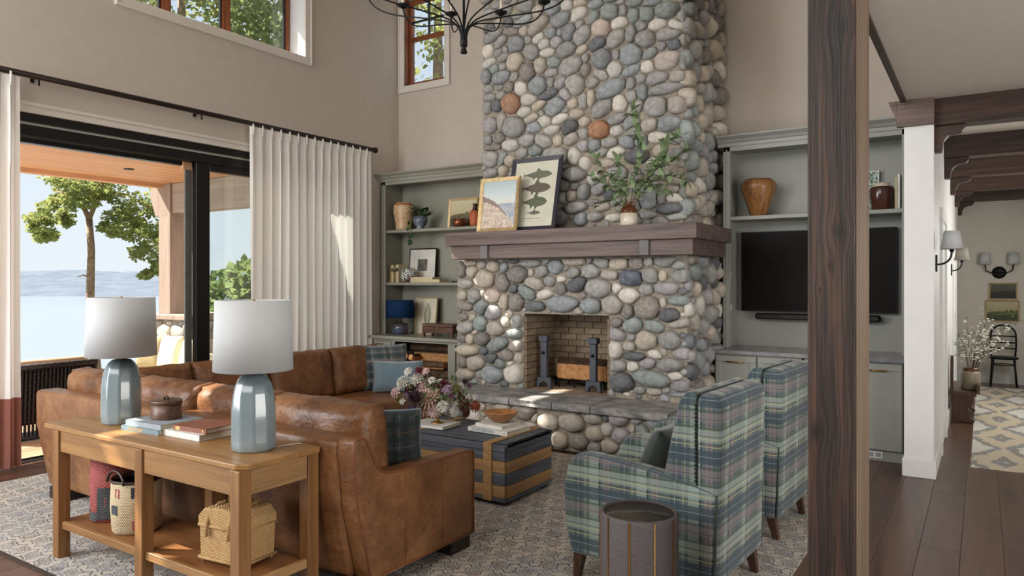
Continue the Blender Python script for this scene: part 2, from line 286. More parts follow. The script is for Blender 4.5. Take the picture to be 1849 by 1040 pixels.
LOWER = """-486,172,5.5,9.7,0,r -475,179,8.7,3.5,0,t -459,177,6.1,4.3,0,k -471,169,7.2,7,0,t -443,175,8,6.6,0,t -430,174,5.1,6.2,0,b -418,181,6.7,3.4,0,d -396,178,12.4,4.7,0,g -378,180,5.1,3.3,0,g -366,174,8.1,7.9,0,b -455,162,13.8,10.4,0,t -412,166,12.7,9.5,0,r -396,168,3.6,4.4,0,t -382,169,7.3,6,20,g -481,156,9.5,5.6,0,g -431,158,8.9,10.5,0,r -392,157,11.7,6.6,-15,t -373,159,6,5.7,0,g -484,143,6.6,5.6,0,t -468,142,7.9,8.2,0,g -457,146,3.9,4.9,0,k -444,143,9.1,7.7,0,k -417,151,6,5.3,20,d -400,147,10.5,6.9,-35,s -379,145,9.2,4.9,15,w -480,131,10.3,4.4,0,r -458,131,8.9,8.7,0,s -428,137,5.5,8.5,0,t -413,137,9.3,9.5,0,r -390,133,11.6,5.5,0,d -444,126,10.5,8,10,p -423,124,4.7,4.5,0,t -485,119,7,4.7,0,r -471,119,4.7,4.4,0,t -460,113,8.2,9.3,0,s -428,115,6.1,6.2,0,t -412,117,7.3,7.3,0,g -480,108,11.7,6.5,10,g -440,108,10.4,8,0,t -468,103,4.3,2.9,20,k -415,103,11.7,5.3,0,s -486,95,6.3,4.7,0,r -474,95,5.5,5.9,0,t -458,96,9.2,7.5,0,r -437,91,13.1,7.4,25,s -412,91,10.3,6.4,10,t -477,83,15.3,6.2,0,t -456,83,5.3,5.2,0,d -446,76,8.4,5.7,0,d -427,80,9.5,6.2,0,r -408,78,8.6,6.1,0,t -484,69,8.1,6.5,0,r -465,69,10.8,9.3,0,t -461,58,5,5.2,0,g -481,56,11.7,6.1,0,t -444,59,14.6,9.7,0,b -415,61,12.7,9.9,0,w -231,164,11.6,6.8,0,g -247,152,11.9,5.9,0,p -249,178,10.9,5.9,0,g -226,176,10.5,7.3,0,t -224,152,7,5.3,0,g -345,179,13.9,4.8,0,t -328,180,3.5,3.7,0,g -345,167,7.2,6.4,0,g -326,169,8.8,7.9,0,g -314,177,8.6,5.5,-10,g -296,176,10.6,6.2,0,t -278,176,7.6,6.6,0,r -265,177,5.1,4.8,0,g -305,165,9.4,4.9,-5,k -283,162,11.8,8.1,0,B -264,164,7.7,8.3,0,g -251,164,3.7,5.5,0,t -360,161,5.6,3.2,0,w -341,156,11.1,7.4,25,d -318,152,13.3,9.9,0,g -298,152,5.1,5.1,0,w -285,145,9.6,7.9,0,w -267,151,7,6,0,g -360,151,6.8,5.9,0,r -335,144,3.9,4.2,0,r -358,136,19.7,8.6,0,b -326,135,11.7,8.2,0,b -303,136,10.8,9.3,0,t -266,134,12.3,11.5,0,r -286,129,5.8,7.6,-10,r -251,139,3.7,5.5,0,t -299,119,7.3,4.6,0,r -281,117,9,7.6,20,s -259,116,10,6,-20,s -298,107,8.7,6.2,-15,p -283,105,5.2,3.6,0,p -267,103,10.4,9.5,0,t -285,96,6.9,4.8,0,t -299,92,7,9.5,0,w -259,90,7.4,4.5,-20,w -280,87,11.5,4.1,0,d -250,93,3.1,4.5,0,t -234,141,11.7,4.6,0,s -225,131,7.9,5.6,0,t -233,120,12.8,4.1,10,t -245,104,10.6,9.1,0,g -225,107,8.9,8.7,0,g -230,92,11.6,5.6,0,p -245,127,10.3,6.7,0,d -245,81,12.5,6.7,8,g -223,79,8.4,7.6,0,g -266,81,7.9,5.3,15,p -281,77,6,5.3,0,w -297,77,8.8,6.2,0,g -293,61,12.6,9.2,0,d -263,67,18.4,8.1,-8,s -239,71,6.7,4.1,0,w -232,62,11.9,5.6,5,p -274,55,5.7,4,0,g -260,55,7.8,3.7,0,t -248,57,4.4,3.1,0,g -235,54,12.8,2.3,0,b"""
HEARTH = """-430,39,4.5,4.7,0,g -416,39,7.3,4.3,0,t -397,37,9.4,6.9,0,t -373,34,14.1,9.1,0,r -350,39,7.8,3.9,0,t -330,40,10,4.2,0,g -311,41,8.8,3.5,0,b -424,33,5.3,5.1,0,t -361,27,3.4,5.7,-25,t -345,26,10.7,8.1,0,t -320,28,12.1,8.7,0,t -411,29,5.7,3.4,0,t -332,10,8.7,7.6,0,t -313,11,10.2,7.9,0,r -366,20,6.8,3.3,0,k -394,19,9.6,5.5,0,g -291,41,6.8,2.4,0,g -298,33,8.7,5.1,0,t -286,35,3.6,3.5,0,d -273,36,9.6,6.4,0,p -256,38,5.5,5.3,0,g -236,36,10.7,6.2,0,b -296,20,8.2,7.8,0,t -284,25,5.8,6.1,0,w -271,21,8.3,7.2,0,p -260,28,2.8,3.8,0,t -250,27,5.5,5.9,0,s -282,10,9.3,6.5,0,t -258,13,10.7,7.5,0,o"""
# ------------------------------------------------------------------ materials
m_wall = pm('greige_paint', RGB(196, 186, 174), .75, c2=RGB(192, 182, 170), bump=.03, bsc=90)
m_white = pm('white_paint', RGB(222, 222, 220), .45, c2=RGB(218, 218, 216))
m_hallwall = pm('hall_paint', RGB(212, 208, 198), .7, c2=RGB(208, 204, 194))
m_ceil = pm('ceiling_paint', RGB(205, 197, 187), .8, c2=RGB(202, 194, 184))
m_sage = pm('sage_paint', RGB(146, 144, 131), .42, c2=RGB(143, 141, 128))
m_sager = pm('grey_green_paint', RGB(150, 152, 145), .42, c2=RGB(147, 149, 142))
m_casing = pm('stone_white_paint', RGB(218, 211, 201), .5, c2=RGB(214, 207, 197))
m_floor = wood('walnut_floor', RGB(70, 47, 37), RGB(104, 75, 60), 'y', 9, .09, .33, .05, .16)
m_sub = pm('subfloor_brown', RGB(62, 44, 36), .6)
m_black = pm('black_metal', RGB(26, 26, 28), .45, .6)
m_dark = pm('dark_bronze_frame', RGB(30, 27, 26), .35, .3)
m_red = wood('fir_sash', RGB(96, 50, 26), RGB(140, 78, 42), 'z', 20, .06, .4, .05)
def post_mat():
    g = G('stained_fir'); t = g.n('ShaderNodeTexCoord'); sp = g.n('ShaderNodeSeparateXYZ'); g.l(t.outputs['Object'], sp.inputs[0])
    x, y, z = sp.outputs[0], sp.outputs[1], sp.outputs[2]; u = g.math('ADD', x, g.math('MULTIPLY', y, .6)); dark = None
    for cx, cz, s in ((.025, 1.76, .045), (-.003, 1.636, .02), (-.055, 1.03, .06), (.034, 2.5, .05), (-.04, 1.55, .014), (.03, .45, .04)):
        dx = g.math('SUBTRACT', x, cx); dz = g.math('MULTIPLY', g.math('SUBTRACT', z, cz), .6)
        e = g.math('POWER', 2.718, g.math('MULTIPLY', g.math('ADD', g.math('MULTIPLY', dx, dx), g.math('MULTIPLY', dz, dz)), -1/(s*s)))
        u = g.math('ADD', u, g.math('MULTIPLY', g.math('MULTIPLY', dx, e), -.75)); k = g.math('POWER', e, 5); dark = k if dark is None else g.math('MAXIMUM', dark, k)
    cb = g.n('ShaderNodeCombineXYZ'); g.l(u, cb.inputs[0]); g.l(y, cb.inputs[1]); g.l(g.math('MULTIPLY', z, .02), cb.inputs[2])
    f = g.noise(cb.outputs[0], 130, 3, .6, .1); f2 = g.noise(cb.outputs[0], 16, 3, .5, .4); f3 = g.noise(g.co('Object', (1, 1, .12)), 9, 4)
    v = g.math('ADD', g.math('MULTIPLY', f, .5), g.math('MULTIPLY_ADD', f2, .3, g.math('MULTIPLY', f3, .3)))
    col = g.ramp(v, [(.44, RGB(22, 15, 12)), (.55, RGB(50, 34, 27)), (.68, RGB(86, 61, 47))]); col = g.mix(g.math('MULTIPLY', dark, .9), col, RGB(20, 15, 13))
    g.bsdf(col, .55, 0, g.bump(f, .5, .01)); return g.m
m_post = post_mat(); m_postside = wood('pale_fir_edge', RGB(78, 62, 49), RGB(116, 96, 77), 'z', 20, .03, .6, .2, 0)
m_beamy = wood('stained_beam', RGB(26, 18, 15), RGB(72, 50, 38), 'x', 15, .06, .5, .2, .1, dist=1.2)
m_glass = glassmat('window_glass'); m_glass2 = glassmat('door_glass', (.94, .975, .96, 1), .08)
m_mantel = wood('mantel_wood', RGB(74, 60, 55), RGB(116, 97, 90), 'x', 16, .05, .55, .15, .05)
m_bracket = pm('grey_bracket', RGB(112, 108, 108), .55, bump=.1)
m_mortar = pm('mortar', RGB(172, 161, 144), .95, c2=RGB(142, 132, 118), var=22, bump=.6, bsc=70)
m_brick = pm('firebrick', RGB(158, 138, 116), .9, c2=RGB(136, 117, 97), var=14, bump=.3, bsc=80, rnd=.14)
m_fbmort = pm('firebrick_mortar', RGB(120, 106, 90), .95, bump=.3)
m_slate = pm('hearth_slate', RGB(166, 163, 159), .7, c2=RGB(118, 117, 117), var=7, bump=.8, bsc=18, rnd=.1)
m_marble = pm('grey_quartz_counter', RGB(150, 150, 150), .25, c2=RGB(118, 118, 120), var=9)
m_brass = pm('aged_brass', RGB(176, 138, 84), .3, 1)
m_gold = pm('gilt', RGB(194, 170, 126), .42, .45, c2=RGB(172, 146, 102), var=18)
m_tv = pm('tv_screen', RGB(14, 11, 10), .45, **{'Specular IOR Level': .12})
def stone_mat(nm, c, c2, sc=16, rough=.85):
    g = G('stone_'+nm); v = g.co('Object'); t = g.noise(v, sc, 8, .65); t2 = g.noise(v, sc*7, 3)
    col = g.ramp(t, [(.32, c2), (.62, c)])
    col = g.mix(.4, col, g.ramp(t2, [(.3, (.12, .12, .12, 1)), (.7, (.9, .9, .9, 1))]), 'SOFT_LIGHT')
    h = g.n('ShaderNodeHueSaturation'); g.l(col, h.inputs['Color'])
    g.l(g.math('MULTIPLY_ADD', g.rnd(), .4, 1.05), h.inputs['Value']); g.l(g.math('MULTIPLY_ADD', g.rnd(), .3, .42 if nm != 'rust' else .62), h.inputs['Saturation'])
    hh = g.math('MULTIPLY_ADD', t2, .35, t)
    g.bsdf(h.outputs[0], rough, 0, g.bump(hh, .5, .012)); return g.m
ST = {'g': stone_mat('grey', RGB(158, 155, 147), RGB(124, 122, 116)), 'b': stone_mat('blue_grey', RGB(142, 148, 151), RGB(108, 115, 120)),
      'd': stone_mat('dark_slate', RGB(104, 107, 112), RGB(76, 78, 82)), 't': stone_mat('tan', RGB(176, 161, 138), RGB(144, 130, 110)),
      'w': stone_mat('pale', RGB(198, 190, 174), RGB(170, 162, 147)), 'o': stone_mat('rust', RGB(166, 116, 76), RGB(124, 88, 62)),
      's': stone_mat('green_grey', RGB(137, 148, 142), RGB(104, 116, 112)), 'p': stone_mat('mauve_grey', RGB(158, 152, 153), RGB(128, 122, 125)),
      'k': stone_mat('pinkish', RGB(182, 162, 144), RGB(150, 132, 117)), 'r': stone_mat('brown_speckled', RGB(142, 131, 118), RGB(102, 94, 86), 30),
      'B': stone_mat('deep_blue', RGB(94, 108, 126), RGB(56, 66, 82), 12)}
# ------------------------------------------------------------------ room shell
def wall_holes(name, axis, c0, c1, u0, u1, z0, z1, holes, mat):
    us = sorted({u0, u1, *[h[0] for h in holes], *[h[1] for h in holes]}); zs = sorted({z0, z1, *[h[2] for h in holes], *[h[3] for h in holes]})
    m = MB()
    for i in range(len(us)-1):
        for j in range(len(zs)-1):
            uc, zc = (us[i]+us[i+1])/2, (zs[j]+zs[j+1])/2
            if any(h[0] < uc < h[1] and h[2] < zc < h[3] for h in holes): continue
            if axis == 'x': m.box(c0, c1, us[i], us[i+1], zs[j], zs[j+1])
            else: m.box(us[i], us[i+1], c0, c1, zs[j], zs[j+1])
    return S(m.build(name, mat))
HZ = 5.8
wall_holes('wall_left', 'x', -7.16, -7.0, -3.6, 7.94, 0, HZ, [(1.3, 6.75, 0, 3.06), (3.82, 6.08, 4.33, 5.47), (-.02, 2.32, 4.33, 5.47)], m_wall)
wall_holes('wall_back', 'y', 7.78, 7.94, -7.0, -.54, 0, HZ, [(-6.89, -6.16, 4.36, 5.6)], m_wall)
S(MB().box(-.54, -.33, 6.69, 13.76, 0, 3.05).build('wall_hall_side', m_white))
S(MB().box(-.54, -.38, -3.6, 7.94, 3.06, HZ).build('wall_header', m_wall))
S(MB().box(-.33, 1.5, 13.6, 13.76, 0, 3.05).build('wall_hall_end', m_hallwall))
S(MB().box(1.34, 1.5, 6.9, 13.6, 0, 3.05).build('wall_hall_right', m_hallwall))
S(MB().box(4.0, 4.16, -3.6, 6.9, 0, 3.05).build('wall_right', m_wall))
S(MB().box(1.5, 4.0, 6.9, 7.06, 0, 3.05).build('wall_kitchen', m_wall))
S(MB().box(-7.16, 4.16, -3.76, -3.6, 0, HZ).build('wall_rear', m_wall))
S(MB().box(-7.16, -.38, -3.76, 7.94, HZ, HZ+.12).build('ceiling', m_ceil))
S(MB().box(-.52, 4.16, -3.6, 13.76, 3.05, 3.17).build('ceiling_low', m_ceil))
# thin stained edge where the low ceiling stops
S(MB().box(-.56, -.52, -3.6, 6.62, 3.03, 3.10).build('trim_1', m_beamy))
# floor with its planks (long boards running towards the hearth wall)
flo = S(MB().box(-7.16, 4.16, -3.6, 13.76, -.12, -.013).build('floor', m_sub))
def planks():
    W_ = .21; base = None; rnd = random.Random(3)
    for zone in ((-.95, 1.34, 2.3, 13.6), (-6.99, -4.2, 1.2, 4.3), (-4.2, -.9, 5.55, 5.9)):
        x = zone[0]
        while x < zone[1]-.02:
            x1 = min(x+W_, zone[1]); y = zone[2]-rnd.random()*1.2
            while y < zone[3]:
                y1 = y+rnd.uniform(1.3, 2.4); a, b = max(y, zone[2]), min(y1, zone[3])
                if b-a > .03:
                    if not (zone[0] == -.95 and x1 < -.5 and a > 7.0) and not (zone[0] == -.95 and x < -.34 and x1 > -.56 and a > 6.7):
                        MB().box(x+.001, x1-.001, a+.001, b-.001, -.013, 0).build('plank', m_floor, flo, bevel=.0012, seg=1)
                y = y1
            x = x1
planks()
S(MB().box(-4.2, -.95, -3.6, 5.55, -.013, -.001).build('floor_under_rug', m_floor))
S(MB().box(-7.0, -4.2, -3.6, 1.2, -.013, -.001).build('floor_front', m_floor))
# ------------------------------------------------------------------ windows and the sliding door
def ring(axis, c0, c1, u0, u1, z0, z1, w, name, mat, parent=None):
    m = MB()
    def b(a, bb, c, d):
        if axis == 'x': m.box(c0, c1, a, bb, c, d)
        else: m.box(a, bb, c0, c1, c, d)
    b(u0, u1, z0, z0+w); b(u0, u1, z1-w, z1); b(u0, u0+w, z0+w, z1-w); b(u1-w, u1, z0+w, z1-w)
    return m.build(name, mat, parent, bevel=.004, seg=1)
def high_window(name, y0, y1, muls):
    o = S(ring('x', -7.01, -6.975, y0-.1, y1+.1, 4.25, 5.55, .1, name, m_casing))
    ring('x', -6.975, -6.96, y0-.1, y1+.1, 4.25, 5.55, .022, 'casing_bead', m_casing, o)
    ring('x', -7.34, -7.01, y0-.02, y1+.02, 4.33, 5.47, .02, 'reveal', m_white, o)
    e = [y0]+muls+[y1]
    for i in range(len(e)-1):
        a, b = e[i]+(.012 if i == 0 else .0), e[i+1]-(.012 if i == len(e)-2 else 0)
        s = ring('x', -7.33, -7.25, a, b, 4.352, 5.448, .05, 'sash', m_red, o)
        ring('x', -7.31, -7.27, a+.05, b-.05, 4.41, 5.39, .018, 'bead', m_dark, s)
        MB().box(-7.293, -7.287, a+.05, b-.05, 4.41, 5.39).build('pane', m_glass, s)
    return o
high_window('window_1', 3.84, 6.06, [4.42, 5.15]); high_window('window_2', .0, 2.3, [.77, 1.53])
def back_window():
    o = S(ring('y', 7.755, 7.79, -6.99, -6.06, 4.26, 5.7, .1, 'window_3', m_casing))
    ring('y', 7.742, 7.755, -6.99, -6.06, 4.26, 5.7, .022, 'casing_bead', m_casing, o)
    s = ring('y', 7.86, 7.93, -6.88, -6.17, 4.37, 5.59, .05, 'sash', m_red, o)
    MB().box(-6.83, -6.22, 7.885, 7.89, 4.42, 5.54).build('pane', m_glass, s)
    MB().box(-6.83, -6.22, 7.86, 7.9, 5.0, 5.06).build('meeting_rail', m_red, s)
    MB().box(-6.535, -6.515, 7.87, 7.9, 5.06, 5.54).box(-6.83, -6.22, 7.87, 7.9, 5.27, 5.29).build('muntin', m_dark, s)
    # stained jamb lining
    MB().box(-6.888, -6.87, 7.79, 7.86, 4.37, 5.59).box(-6.18, -6.163, 7.79, 7.86, 4.37, 5.59).build('jamb', m_red, o)
back_window()
def sliding_door():
    o = S(ring('x', -7.0, -6.975, 1.2, 6.85, -.05, 3.16, .1, 'door_1', m_casing)) if False else S(MB().box(-7.0, -6.972, 1.2, 6.85, 3.06, 3.15).box(-7.0, -6.972, 6.75, 6.85, 0, 3.06).box(-7.0, -6.972, 1.2, 1.3, 0, 3.06).build('door_1', m_casing, bevel=.006))
    MB().box(-6.972, -6.955, 1.2, 6.85, 3.12, 3.15).build('casing_bead', m_casing, o)
    MB().box(-7.12, -7.0, 1.3, 6.75, 2.985, 3.06).build('head_frame', m_dark, o)
    MB().box(-7.1, -7.04, 1.3, 6.75, 2.962, 2.985).build('pale_strip', m_casing, o)
    MB().box(-7.16, -7.02, 1.3, 6.75, 2.865, 2.962).box(-7.2, -7.12, 1.3, 6.75, 2.82, 2.86).build('track_head', m_dark, o)
    MB().box(-7.16, -6.99, 1.3, 6.75, -.012, .006).box(-7.13, -7.1, 1.3, 6.75, .006, .016).build('floor_track', m_dark, o)
    p = MB().box(-7.13, -7.05, 4.64, 4.80, .016, 2.87).box(-7.13, -7.05, 6.63, 6.75, .016, 2.87).box(-7.13, -7.05, 4.8, 6.63, .016, .11).box(-7.13, -7.05, 4.8, 6.63, 2.79, 2.87).build('fixed_panel', m_dark, o, bevel=.004, seg=1)
    MB().box(-7.095, -7.085, 4.8, 6.63, .11, 2.79).build('pane', m_glass2, p)
    MB().box(-7.15, -7.13, 4.56, 4.64, .016, 2.87).build('slider_stile', pm('grey_aluminium', RGB(120, 120, 118), .4, .5), o)
    MB().box(-7.14, -7.0, 1.3, 1.34, 0, 2.87).box(-7.14, -7.0, 6.71, 6.75, 0, 2.87).build('jamb', m_dark, o)
    MB().box(-7.15, -7.1, 4.52, 4.62, 2.78, 2.86).build('roller_guide', pm('tan_block', RGB(196, 150, 110), .6), o)
sliding_door()
# hall doors in the side wall, their casings and the baseboards
def hall_door(n, y0, y1):
    o = S(MB().box(-.335, -.305, y0-.09, y0, 0, 2.15).box(-.335, -.305, y1, y1+.09, 0, 2.15).box(-.335, -.305, y0-.11, y1+.11, 2.15, 2.26).build('door_%d' % n, m_white, bevel=.004, seg=1))
    d = MB().box(-.334, -.322, y0, y1, .01, 2.15).build('leaf', m_white, o)
    for z0, z1 in ((.25, 1.0), (1.15, 2.0)):
        ring('x', -.325, -.317, y0+.13, y1-.13, z0, z1, .02, 'panel_moulding', m_white, d)
hall_door(2, 7.72, 8.55); hall_door(3, 10.9, 11.75)
S(MB().box(-.555, -.315, 6.672, 7.05, 0, .15).build('baseboard_hall_corner', m_white, bevel=.008))
S(MB().box(-.33, -.315, 7.05, 7.62, 0, .15).box(-.33, -.315, 8.65, 10.8, 0, .15).build('baseboard_hall_side', m_white, bevel=.004))
S(MB().box(-.33, 1.34, 13.582, 13.6, 0, .17).build('baseboard_hall_end', m_white, bevel=.004))
# ------------------------------------------------------------------ timber post, beams
t = T('timber_post', 'big knotty dark-stained square timber post in the right foreground', 'post', (-.46, 2.99, 0))
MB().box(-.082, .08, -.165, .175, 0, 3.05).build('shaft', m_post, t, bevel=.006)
o_ = MB().box(.0801, .0835, -.16, .17, 0, 3.05).build('side_face', m_postside, t, bevel=.001, seg=1); o_['label'] = 'paler side of the post'  # right face in a paler wood tone than the shaft
tag(MB().box(-.59, -.325, 6.64, 6.70, 2.84, 3.05).prism([(-.59, 3.05), (-.65, 3.05), (-.62, 2.97), (-.595, 2.92), (-.59, 2.84)], 'y', 6.64, 6.70).build('beam_end_cap', m_mantel, bevel=.004), 'brown wooden beam end with flared side topping the white wall end', 'beam end')
def corbel(parent, x, y0, y1, z):
    pts = [(x, z), (x+.21, z), (x+.21, z-.03), (x+.19, z-.055), (x+.14, z-.065)]
    for k in range(7):
        a = k/6*math.pi/2; pts.append((x+.14-.085*math.sin(a), z-.17+.105*math.cos(a)))
    pts += [(x+.05, z-.205), (x, z-.205)]
    MB().prism(pts, 'y', y0, y1).build('corbel', m_beamy, parent, bevel=.004, seg=1)
for y, lab in ((6.71, 'nearest dark grained ceiling beam crossing the hall entrance'), (8.5, 'second dark ceiling beam along the hall'), (10.1, 'third dark ceiling beam along the hall'), (11.7, 'fourth dark ceiling beam along the hall'), (13.25, 'farthest dark ceiling beam, before the end wall with the sconce')):
    b = T('ceiling_beam', lab, 'beam', (0, y, 3.05), group='dark beams along the hall ceiling')
    MB().box(-.33, 1.34, 0, .2, -.215, 0).build('timber', m_beamy, b, bevel=.006)
    corbel(b, -.33, .04, .16, -.215)
# ------------------------------------------------------------------ river-rock masonry
def seeds(txt):
    out = []
    for tok in txt.split():
        a = tok.split(','); s = [float(k)/100 for k in a[:4]]+[math.radians(float(a[4])), a[5]]
        if any((abs(s[0]-q[0])/max(.02, (s[2]+q[2])))**2+(abs(s[1]-q[1])/max(.02, (s[3]+q[3])))**2 < .16 for q in out): continue
        out.append(s)
    return out
CODES = 'ggggbbttttwwssppkrrdd'
def dist_to(P, S_):
    c = np.array([[q[0], q[1]] for q in S_]); a = np.array([q[2] for q in S_]); b = np.array([q[3] for q in S_]); t_ = np.array([q[4] for q in S_])
    d = P[:, None, :]-c[None]; ct, st = np.cos(t_), np.sin(t_)
    x = (d[..., 0]*ct+d[..., 1]*st)/a; y = (-d[..., 0]*st+d[..., 1]*ct)/b
    return np.sqrt(x*x+y*y)
def fill(S_, u0, u1, v0, v1, rng, smin, smax, tries=900, blocked=None, gap=1.0):
    """drop further stones wherever the listed ones leave mortar"""
    for k in range(tries):
        sz = smax-(smax-smin)*(k/tries)**.6
        u, v = rng.uniform(u0, u1), rng.uniform(v0, v1)
        if blocked and blocked(u, v): continue
        a = sz*rng.uniform(.85, 1.35); b = sz*rng.uniform(.7, 1.0); th = rng.uniform(-.5, .5)
        if S_:
            ang = np.linspace(0, 2*np.pi, 9)[:-1]
            P = np.array([[u, v]]+[[u+a*.82*math.cos(q), v+b*.82*math.sin(q)] for q in ang])
            near = [q for q in S_ if abs(q[0]-u) < .5 and abs(q[1]-v) < .5]
            if near and dist_to(P, near).min() < gap: continue
        S_.append([u, v, a, b, th, rng.choice(CODES)])
    return S_
def stone_outline(i, S_, bounds, blocked=None, na=20):
    q = S_[i]; R = math.hypot(q[2], q[3])*2.4
    nb = [s for j, s in enumerate(S_) if j != i and abs(s[0]-q[0]) < R+.3 and abs(s[1]-q[1]) < R+.3]
    ks = np.linspace(.3, 1.16, 30); out = []
    for a in range(na):
        th = 2*math.pi*a/na; lx, ly = math.cos(th)*q[2], math.sin(th)*q[3]
        dx = lx*math.cos(q[4])-ly*math.sin(q[4]); dy = lx*math.sin(q[4])+ly*math.cos(q[4])
        P = np.stack([q[0]+dx*ks, q[1]+dy*ks], 1)
        ok = np.ones(len(ks), bool)
        if nb: ok &= (dist_to(P, nb).min(1) > ks)
        ok &= (P[:, 0] > bounds[0]) & (P[:, 0] < bounds[1]) & (P[:, 1] > bounds[2]) & (P[:, 1] < bounds[3])
        if blocked: ok &= ~np.array([blocked(p[0], p[1]) for p in P])
        idx = np.argmin(ok) if not ok.all() else len(ks)-1
        out.append((dx, dy, ks[max(0, idx-1)] if not ok.all() else ks[-1]))
    k = np.array([o[2]*(1+.09*mnoise.noise(Vector((math.cos(6.283*j/na)*1.3+q[0]*37, math.sin(6.283*j/na)*1.3, q[1]*29)))) for j, o in enumerate(out)]); k = (k*2+np.roll(k, 1)+np.roll(k, -1))/4
    return [(o[0]*kk*.945, o[1]*kk*.945) for o, kk in zip(out, k)]
PROF = ((1.0, -.25), (1.0, .12), (.955, .48), (.83, .78), (.58, .95), (.28, 1.02))
def rock_wall(thing, S_, bounds, place, blocked=None, rng=None, limit=300, name='stone', dmax=.1):
    """place(u, v, n) -> world point; each rock its own domed mesh"""
    data = []
    for i, q in enumerate(S_):
        o = stone_outline(i, S_, bounds, blocked)
        ar = abs(sum(o[k][0]*o[(k+1) % len(o)][1]-o[(k+1) % len(o)][0]*o[k][1] for k in range(len(o))))/2
        if ar < .0007: continue
        data.append((ar, q, o))
    data.sort(key=lambda d: -d[0]); rest = MB(); cnt = 0
    for ar, q, o in data:
        dep = min(dmax, .56*math.sqrt(ar)); n = len(o); sd = rng.uniform(0, 99); flat = rng.uniform(.8, 1.15); tx, ty = rng.uniform(-.22, .22), rng.uniform(-.22, .22)
        cx = sum(p[0] for p in o)/n; cy = sum(p[1] for p in o)/n; sz = math.sqrt(ar)
        vs = []
        for r, hgt in PROF:
            for (x, y) in o:
                u, v = cx+(x-cx)*r, cy+(y-cy)*r
                N = mnoise.noise(Vector((u/sz*1.7+sd, v/sz*1.7, sd)))
                hh = dep*flat*(hgt+(.2*N if hgt > .3 else .05*N)+(tx*u/sz+ty*v/sz)*(.6 if hgt > .3 else 0))
                vs.append((u, v, hh))
        vs.append((cx, cy, dep*flat*1.03))
        fs = []
        for j in range(len(PROF)-1):
            for k in range(n): fs.append((j*n+k, j*n+(k+1) % n, (j+1)*n+(k+1) % n, (j+1)*n+k))
        b = (len(PROF)-1)*n
        fs += [(b+k, b+(k+1) % n, len(vs)-1) for k in range(n)]
        org = Vector(place(q[0], q[1], 0))
        wv = [Vector(place(q[0]+u, q[1]+v, h))-org for u, v, h in vs]
        if cnt < limit:
            MB().add(wv, fs, True).build(name, ST[q[5]], thing, loc=tuple(org-thing.location), uv=False); cnt += 1
        else:
            rest.add([w+org-thing.location for w in wv], fs, True)
    if rest.v: stuff(rest.build('small_stones', ST['g'], thing, uv=False))
    return cnt
